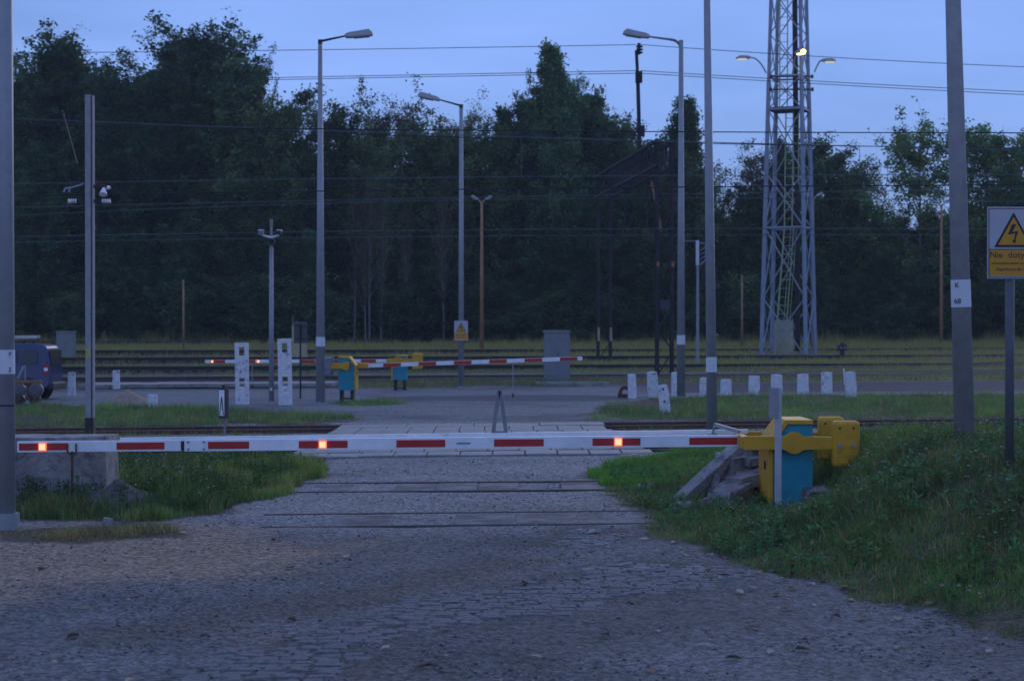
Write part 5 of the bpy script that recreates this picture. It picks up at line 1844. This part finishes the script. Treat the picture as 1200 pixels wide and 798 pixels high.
def do_weeds():
    x, y = scatter(1.5, 8.5, 12.6, 31, 7500)
    k = (np.abs(x) < 0.285 * y + 0.3) & (grass_mask(x, y) > 0.9) & (fbm(x, y, 0.8, 151) > 0.36 + 0.25 * rng.random(len(x)))
    x, y = x[k], y[k]
    c = np.array([0.10, 0.20, 0.070]) * (0.7 + 0.9 * rng.random((len(x), 1)))
    c = c * np.where(rng.random((len(x), 1)) < 0.12, np.array([[1.7, 0.8, 0.9]]), 1.0)
    leafy('weeds', 'broad-leaved weeds among the grass of the bank', 'weeds', x, y, 0.22, 9, 0.027, c)
    x, y = scatter(-7.5, -2.9, 22.5, 33, 2600)
    k = (poly_sd(GRASS['left_near'], x, y) > 0.15) & (fbm(x, y, 1.0, 153) > 0.45)
    x, y = x[k], y[k]
    c = np.array([0.065, 0.115, 0.04]) * (0.7 + 0.9 * rng.random((len(x), 1)))
    leafy('weeds', 'tall leafy weeds behind the gravel heap on the left verge', 'weeds', x, y, 0.33, 10, 0.024, c)
    # flower heads: small upward discs of white and mauve petals
    def flowers(label, x, y, hz_, r, cols):
        n = len(x)
        z = G(x, y) + hz_
        ang = np.linspace(0, 2 * math.pi, 7)[:-1]
        ring = np.stack([np.cos(ang), np.sin(ang), np.zeros(6)], -1)
        ring[:, 2] = 0.4 * np.cos(ang * 3)
        V = np.stack([x, y, z], -1)[:, None] + ring[None] * r[:, None, None]
        Fc = (np.arange(n) * 6)[:, None] + np.arange(6)[None]
        me = mesh_np('wildflowers', V.reshape(-1, 3), Fc, M_blade, np.repeat(cols, 6, 0))
        tag(obj('wildflowers', me), label, 'wildflowers', kind='stuff')
    x, y = scatter(2.4, 8.0, 14, 31, 3600)
    k = (np.abs(x) < 0.285 * y) & (grass_mask(x, y) > 0.9) & (fbm(x, y, 1.2, 161) + 0.18 * np.exp(-((x - 4.0) ** 2 + (y - 22) ** 2) / 1.6) > 0.56)
    x, y = x[k], y[k]
    c = np.where((rng.random(len(x)) < 0.85)[:, None], np.array([0.62, 0.62, 0.58]), np.array([0.34, 0.22, 0.42]))
    flowers('tiny white wildflowers dotted over the bank', x, y, 0.10 + 0.12 * rng.random(len(x)), 0.006 + 0.009 * rng.random(len(x)), c)
    x, y = scatter(-6.5, -3.0, 23.5, 33, 260)
    k = poly_sd(GRASS['left_near'], x, y) > 0.2
    x, y = x[k], y[k]
    flowers('tiny white wildflowers in the weedy left verge', x, y, 0.15 + 0.15 * rng.random(len(x)), 0.008 + 0.010 * rng.random(len(x)), np.tile(np.array([0.6, 0.6, 0.56]), (len(x), 1)))
    # fallen leaves
    x, y = scatter(-4.5, 4.4, 11.8, 22, 620, 1.3)
    edge = poly_sd(GRASS['right_near'], x, y)
    k = (np.abs(x) < 0.28 * y) & ((edge > -0.9) & (edge < 0.25) | (rng.random(len(x)) < 0.22))
    x, y = x[k], y[k]
    V, Fc, C = [], [], []
    for xi, yi in zip(x, y):
        a = random.uniform(0, 6.28)
        s = random.uniform(0.02, 0.07)
        z0 = gz(xi, yi) + 0.012
        col = random.choice([(0.46, 0.37, 0.27), (0.55, 0.47, 0.38), (0.38, 0.25, 0.15), (0.10, 0.07, 0.05)])
        pts = [(-1, 0, 0), (-0.3, 0.55, 0.2), (0.5, 0.45, 0.35), (1.1, 0, 0.15), (0.5, -0.45, 0.3), (-0.3, -0.55, 0.25)]
        o = len(V)
        for px_, py_, pz_ in pts:
            V.append((xi + s * (px_ * math.cos(a) - py_ * math.sin(a)), yi + s * (px_ * math.sin(a) + py_ * math.cos(a)), z0 + s * pz_ * random.uniform(0.3, 1.6)))
        Fc.append(tuple(range(o, o + 6)))
        C += [col] * 6
    me = mesh_np('fallen_leaves', np.array(V), np.array(Fc), M_blade, np.array(C))
    tag(obj('fallen_leaves', me), 'dry fallen leaves lying on the road edge and gravel', 'leaves', kind='stuff')
do_weeds()

# ------------------------------------------------------------------ trees
M_leaf = attr_mat('tree_leaf', transl=0.35, var=0.38)
M_bark = mat('bark', (0.075, 0.062, 0.05), 0.9, 0.35, 3.0, 0.6, 12)
M_birch = mat('birch_bark', (0.22, 0.20, 0.18), 0.8, 0.2, 2.0, col2=(0.08, 0.07, 0.065), stain=0.58)

def limb_pts(p, d, L, up, n=5, wob=0.12):
    pts = [Vector(p)]
    d = Vector(d).normalized()
    for k in range(n):
        d = (d + Vector((random.gauss(0, wob), random.gauss(0, wob), up / n + random.gauss(0, wob * 0.5)))).normalized()
        pts.append(pts[-1] + d * (L / n))
    return pts

def gen_tree(seed, H, W, t0, nl, ang, up, prof, leaves, leaf, sig, base_col, var=0.35, trunk_m=None, sparse=1.0, twigs=4, lead=True):
    """returns (trunk mesh, crown mesh). H height, W crown half-width, t0 bare part of the trunk, prof(t) relative width"""
    random.seed(seed)
    r = np.random.default_rng(seed)
    mb = MB()
    tp = limb_pts((0, 0, -0.3), (0, 0, 1), H * 0.97, 0.25, 8, 0.035)
    r0 = H * 0.0105
    mb.path(tp, r0, 7, r0 * 0.12)
    cl = []        # leaf cluster centres (x, y, z, sigma, weight)
    def tr_at(t):
        f = t * 8
        i = min(int(f), 7)
        return tp[i].lerp(tp[i + 1], f - i)
    for k in range(nl):
        t = t0 + (1 - t0) * ((k + random.random()) / nl) ** 0.92
        t = min(t, 0.985)
        az = k * 2.39996 + random.uniform(-0.5, 0.5)
        rel = (t - t0) / (1 - t0)
        L = W * prof(rel) * random.uniform(0.72, 1.18)
        a = R(ang + random.uniform(-12, 12) + 18 * (0.5 - rel))
        d = Vector((math.cos(az) * math.sin(a), math.sin(az) * math.sin(a), math.cos(a)))
        L = L / max(0.35, math.sin(a)) 
        b = tr_at(t)
        pts = limb_pts(b, d, L, up, 5)
        rb = r0 * (1 - t) * 0.55 + 0.018
        mb.path(pts, rb, 5, 0.008)
        for i in range(1, 6):
            for q in range(2):
                f = random.random()
                c = pts[i - 1].lerp(pts[i], f)
                if i > 1 or rel > 0.7:
                    cl.append((c.x, c.y, c.z, sig * random.uniform(0.6, 1.1), 0.6))
        for q in range(twigs):
            i = random.choice((1, 2, 3, 4, 5))
            s = pts[i]
            td = (pts[min(i + 1, 5)] - pts[i - 1]).normalized() + Vector((random.gauss(0, .7), random.gauss(0, .7), random.gauss(0.2, .45)))
            tl = L * random.uniform(0.18, 0.36) + 0.25
            tw = limb_pts(s, td, tl, up * 0.6, 3)
            mb.path(tw, rb * 0.35, 4, 0.006)
            for e in tw[1:]:
                cl.append((e.x, e.y, e.z, sig * random.uniform(0.55, 1.0), 1.0))
    if lead:
        for k in range(6):
            c = tr_at(1 - 0.02 * k)
            cl.append((c.x, c.y, c.z + 0.15, sig * 0.5, 0.8))
    cl = np.array(cl)
    # light and dense clumps: some clusters get many leaves, some few
    wgt = cl[:, 4] * (0.25 + 1.5 * r.random(len(cl)) ** 1.6) * cl[:, 3] ** 1.2
    if sparse < 1:
        wgt *= r.random(len(cl)) < sparse
    wgt /= wgt.sum()
    idx = r.choice(len(cl), size=leaves, p=wgt)
    C = cl[idx]
    P = C[:, :3] + r.normal(size=(leaves, 3)) * C[:, 3:4] * np.array([1, 1, 0.8])
    nrm = r.normal(size=(leaves, 3)) + np.array([0, 0, 0.7])
    nrm /= np.linalg.norm(nrm, axis=1)[:, None]
    u = np.cross(nrm, r.normal(size=(leaves, 3)))
    u /= np.linalg.norm(u, axis=1)[:, None]
    v = np.cross(nrm, u)
    s = leaf * (0.6 + 0.8 * r.random((leaves, 1)))
    V = np.stack([P - u * s * 0.5, P + v * s * 0.32, P + u * s * 0.5, P - v * s * 0.32], 1).reshape(-1, 3)
    Fc = np.arange(leaves * 4).reshape(-1, 4)
    ct = 0.55 + 1.0 * r.random(len(cl)) ** 1.3
    hue = r.random(len(cl))[:, None]
    cc = np.array(base_col) * ct[:, None] * (1 + (hue - 0.5) * np.array([0.5, 0.15, -0.1]))
    tint = cc[idx] * (1 - var / 2 + var * r.random((leaves, 1)))
    zmax = np.percentile(P[:, 2], 99.4)
    V[:, 2] *= H / zmax
    for i_, p_ in enumerate(mb.v):
        mb.v[i_] = (p_[0], p_[1], p_[2] * H / zmax)
    crown = mesh_np('crown', V, Fc, M_leaf, np.repeat(tint, 4, 0))
    o = mb.build('trunk', trunk_m or M_bark)
    tm = o.data
    bpy.data.objects.remove(o)
    return tm, crown

ell = lambda t: math.sqrt(max(0.02, 1 - (2 * t - 0.9) ** 2 / 1.25))
con = lambda t: max(0.06, 1.0 - 0.93 * t) ** 0.85
tall_ = lambda t: max(0.1, math.sin(math.pi * (0.12 + 0.80 * t)) ** 0.7)
SPEC = {
    'poplar': [gen_tree(s, 20, 2.7, 0.08, 60, 30, 0.55, tall_, 32000, 0.22, 0.30, (0.088, 0.155, 0.062)) for s in (1, 2, 3)],
    'conic': [gen_tree(s, 18, 3.7, 0.06, 72, 46, 0.6, con, 32000, 0.21, 0.28, (0.092, 0.165, 0.066)) for s in (4, 5)],
    'broad': [gen_tree(s, 16, 4.2, 0.10, 48, 55, 0.4, ell, 30000, 0.24, 0.40, (0.110, 0.160, 0.060)) for s in (6, 7, 8)],
    'birch': [gen_tree(s, 17, 2.1, 0.25, 44, 36, 0.15, tall_, 9000, 0.17, 0.26, (0.125, 0.125, 0.06), trunk_m=M_birch, sparse=0.8) for s in (9, 10)],
    'open': [gen_tree(s, 15, 4.6, 0.25, 26, 52, 0.4, ell, 12000, 0.22, 0.32, (0.105, 0.170, 0.052), sparse=0.5, twigs=5) for s in (11, 12)],
    'bush': [gen_tree(s, 4.2, 1.9, 0.02, 28, 48, 0.5, ell, 8000, 0.20, 0.30, (0.088, 0.14, 0.055), twigs=5) for s in (13, 14)],
}
SH = {'poplar': 20, 'conic': 18, 'broad': 16, 'birch': 17, 'open': 15, 'bush': 4.2}
NAME = {'poplar': 'poplar_tree', 'conic': 'pointed_tree', 'broad': 'broadleaf_tree', 'birch': 'birch_tree', 'open': 'open_crowned_tree', 'bush': 'forest_bush'}
LAB = {'poplar': 'tall upright poplar in the dark forest edge', 'conic': 'pointed leafy tree in the dark forest edge', 'broad': 'round-headed broadleaf tree in the dark forest edge',
       'birch': 'thin airy birch among denser trees of the forest edge', 'open': 'open-crowned tree with sky showing between its boughs', 'bush': 'low dark bush along the foot of the forest'}
GRP = {'poplar': 'poplars of the forest edge', 'conic': 'pointed trees of the forest edge', 'broad': 'broadleaf trees of the forest edge', 'birch': 'birches of the forest edge', 'open': 'open-crowned trees', 'bush': 'bushes along the forest foot'}
random.seed(99)
def plant(kind, px, top_y, d, label=None, wide=1.0, var=None):
    x = (px - CX) / F_PX * d
    z0 = gz(x, d)
    H = CAMZ - (top_y - HZ) / F_PX * d - z0
    tm, cm = random.choice(SPEC[kind]) if var is None else SPEC[kind][var]
    s = H / SH[kind]
    root = thing(NAME[kind], label or LAB[kind], 'bush' if kind == 'bush' else 'tree', (x, d, z0), random.uniform(0, 6.28), None if label else GRP[kind])
    ws = s ** 0.6 * wide * random.uniform(0.9, 1.1)
    root.scale = (ws, ws, s)
    obj('trunk', tm, root)
    obj('crown', cm, root)

# trees that shape the skyline
for kind, px, ty, d, wide, label in (
        ('poplar', 22, 92, 131, 1.0, None), ('poplar', 70, 42, 133, 1.05, 'tall poplar with a pointed top just left of the square concrete post'), ('poplar', 122, 72, 132, 1.0, None), ('poplar', 165, 88, 131, 0.9, None),
        ('poplar', 205, 55, 134, 1.1, None), ('poplar', 240, 28, 132, 1.15, 'tallest poplar, its ragged top above the left part of the forest'), ('poplar', 275, 52, 133, 1.0, None), ('broad', 318, 122, 131, 0.85, None),
        ('broad', 345, 108, 133, 0.9, None), ('broad', 392, 122, 132, 0.75, None), ('birch', 428, 120, 134, 1.0, None), ('birch', 452, 132, 136, 0.9, None), ('birch', 481, 112, 134, 1.0, None),
        ('broad', 455, 150, 131, 0.8, None), ('broad', 500, 150, 132, 0.8, None), ('birch', 537, 122, 135, 1.0, None), ('broad', 540, 165, 131, 0.8, None), ('broad', 573, 150, 132, 0.8, None),
        ('conic', 612, 132, 134, 0.9, None), ('poplar', 45, 66, 135, 1.0, None), ('poplar', 97, 76, 134, 1.0, None), ('poplar', 146, 100, 134, 0.9, None), ('poplar', 186, 72, 135, 1.0, None), ('poplar', 222, 44, 134, 1.0, None), ('poplar', 258, 40, 135, 1.0, None), ('poplar', 292, 70, 134, 0.5, None),
        ('conic', 630, 122, 135, 1.1, None), ('conic', 682, 112, 135, 1.1, None), ('conic', 715, 130, 134, 1.1, None), ('poplar', 648, 92, 134, 0.6, None), ('poplar', 668, 96, 134, 0.6, None),
        ('conic', 657, 62, 132, 1.0, 'tall pointed leafy tree rising above the forest left of the line pole'), ('conic', 690, 118, 134, 0.9, None), ('poplar', 722, 138, 132, 0.8, None), ('conic', 782, 122, 133, 0.95, None),
        ('broad', 755, 150, 135, 0.8, None), ('broad', 812, 190, 131, 0.7, None), ('birch', 882, 172, 134, 1.2, None), ('birch', 900, 190, 132, 1.2, None), ('broad', 868, 215, 131, 0.7, None),
        ('conic', 925, 168, 137, 0.8, None), ('broad', 962, 166, 133, 0.9, None), ('broad', 1000, 192, 132, 0.8, None), ('broad', 1030, 246, 131, 0.7, None),
        ('open', 1085, 138, 128, 1.0, 'large open-crowned tree behind the concrete pole, sky showing through'), ('open', 1150, 152, 131, 1.0, 'open-crowned tree between the concrete pole and the warning sign'), ('open', 1190, 150, 133, 1.0, None),
        ('broad', 1065, 256, 133, 0.8, None), ('broad', 1110, 240, 134, 0.8, None), ('broad', 1160, 235, 134, 0.8, None), ('broad', 1205, 215, 132, 0.9, None), ('poplar', -20, 70, 132, 1.0, None), ('broad', 1240, 180, 132, 1.0, None)):
    plant(kind, px, ty, d, label, wide)
# fill behind, in several rows, lower than the skyline
def sky_y(px):
    return float(np.interp(px, [-60, 0, 50, 110, 160, 250, 290, 330, 400, 470, 560, 600, 655, 700, 760, 800, 830, 852, 875, 950, 1000, 1030, 1050, 1100, 1200, 1260],
                           [120, 110, 85, 110, 130, 80, 100, 150, 165, 175, 180, 180, 140, 165, 175, 185, 235, 245, 225, 205, 225, 265, 268, 240, 235, 225]))
for row, (d, step) in enumerate(((129, 44), (139, 48), (147, 52), (156, 50))):
    px = -60 + row * 13
    while px < 1265:
        q = px + random.uniform(-14, 14)
        low = random.uniform(0, 50) if row else random.uniform(70, 150)
        plant(random.choice(('broad', 'broad', 'poplar', 'conic')), q, min(sky_y(q) + 8 + low, 330), d + random.uniform(-2, 2), None, random.uniform(0.8, 1.05))
        px += step
px = -40
while px < 1250:
    plant('bush', px + random.uniform(-12, 12), random.uniform(318, 372), random.uniform(125.5, 129.5), None, random.uniform(0.9, 1.4))
    px += 27
for dd in (136, 144, 152):
    px = -60
    while px < 1265:
        plant('bush', px + random.uniform(-12, 12), random.uniform(280, 340), dd + random.uniform(-1.5, 1.5), None, 1.5)
        px += 42
for px, ty in ((415, 190), (433, 205), (447, 200), (520, 210), (428, 230), (478, 240)):
    plant('birch', px, ty, 126.5, None, 0.5)

# ------------------------------------------------------------------ thin dusk mist over the yard
hz = MB().box((0, 150, 16.5), (700, 420, 40)).build('haze', bpy.data.materials.new('mist'))
tag(hz, 'thin bluish evening mist over the railway yard', 'haze', kind='stuff')
hm = hz.data.materials[0]
hm.use_nodes = True
hm.node_tree.nodes.clear()
ho = hm.node_tree.nodes.new('ShaderNodeOutputMaterial')
hv = hm.node_tree.nodes.new('ShaderNodeVolumePrincipled')
hv.inputs['Color'].default_value = (0.86, 0.90, 0.96, 1)
hv.inputs['Density'].default_value = 0.00036
hm.node_tree.links.new(hv.outputs[0], ho.inputs['Volume'])
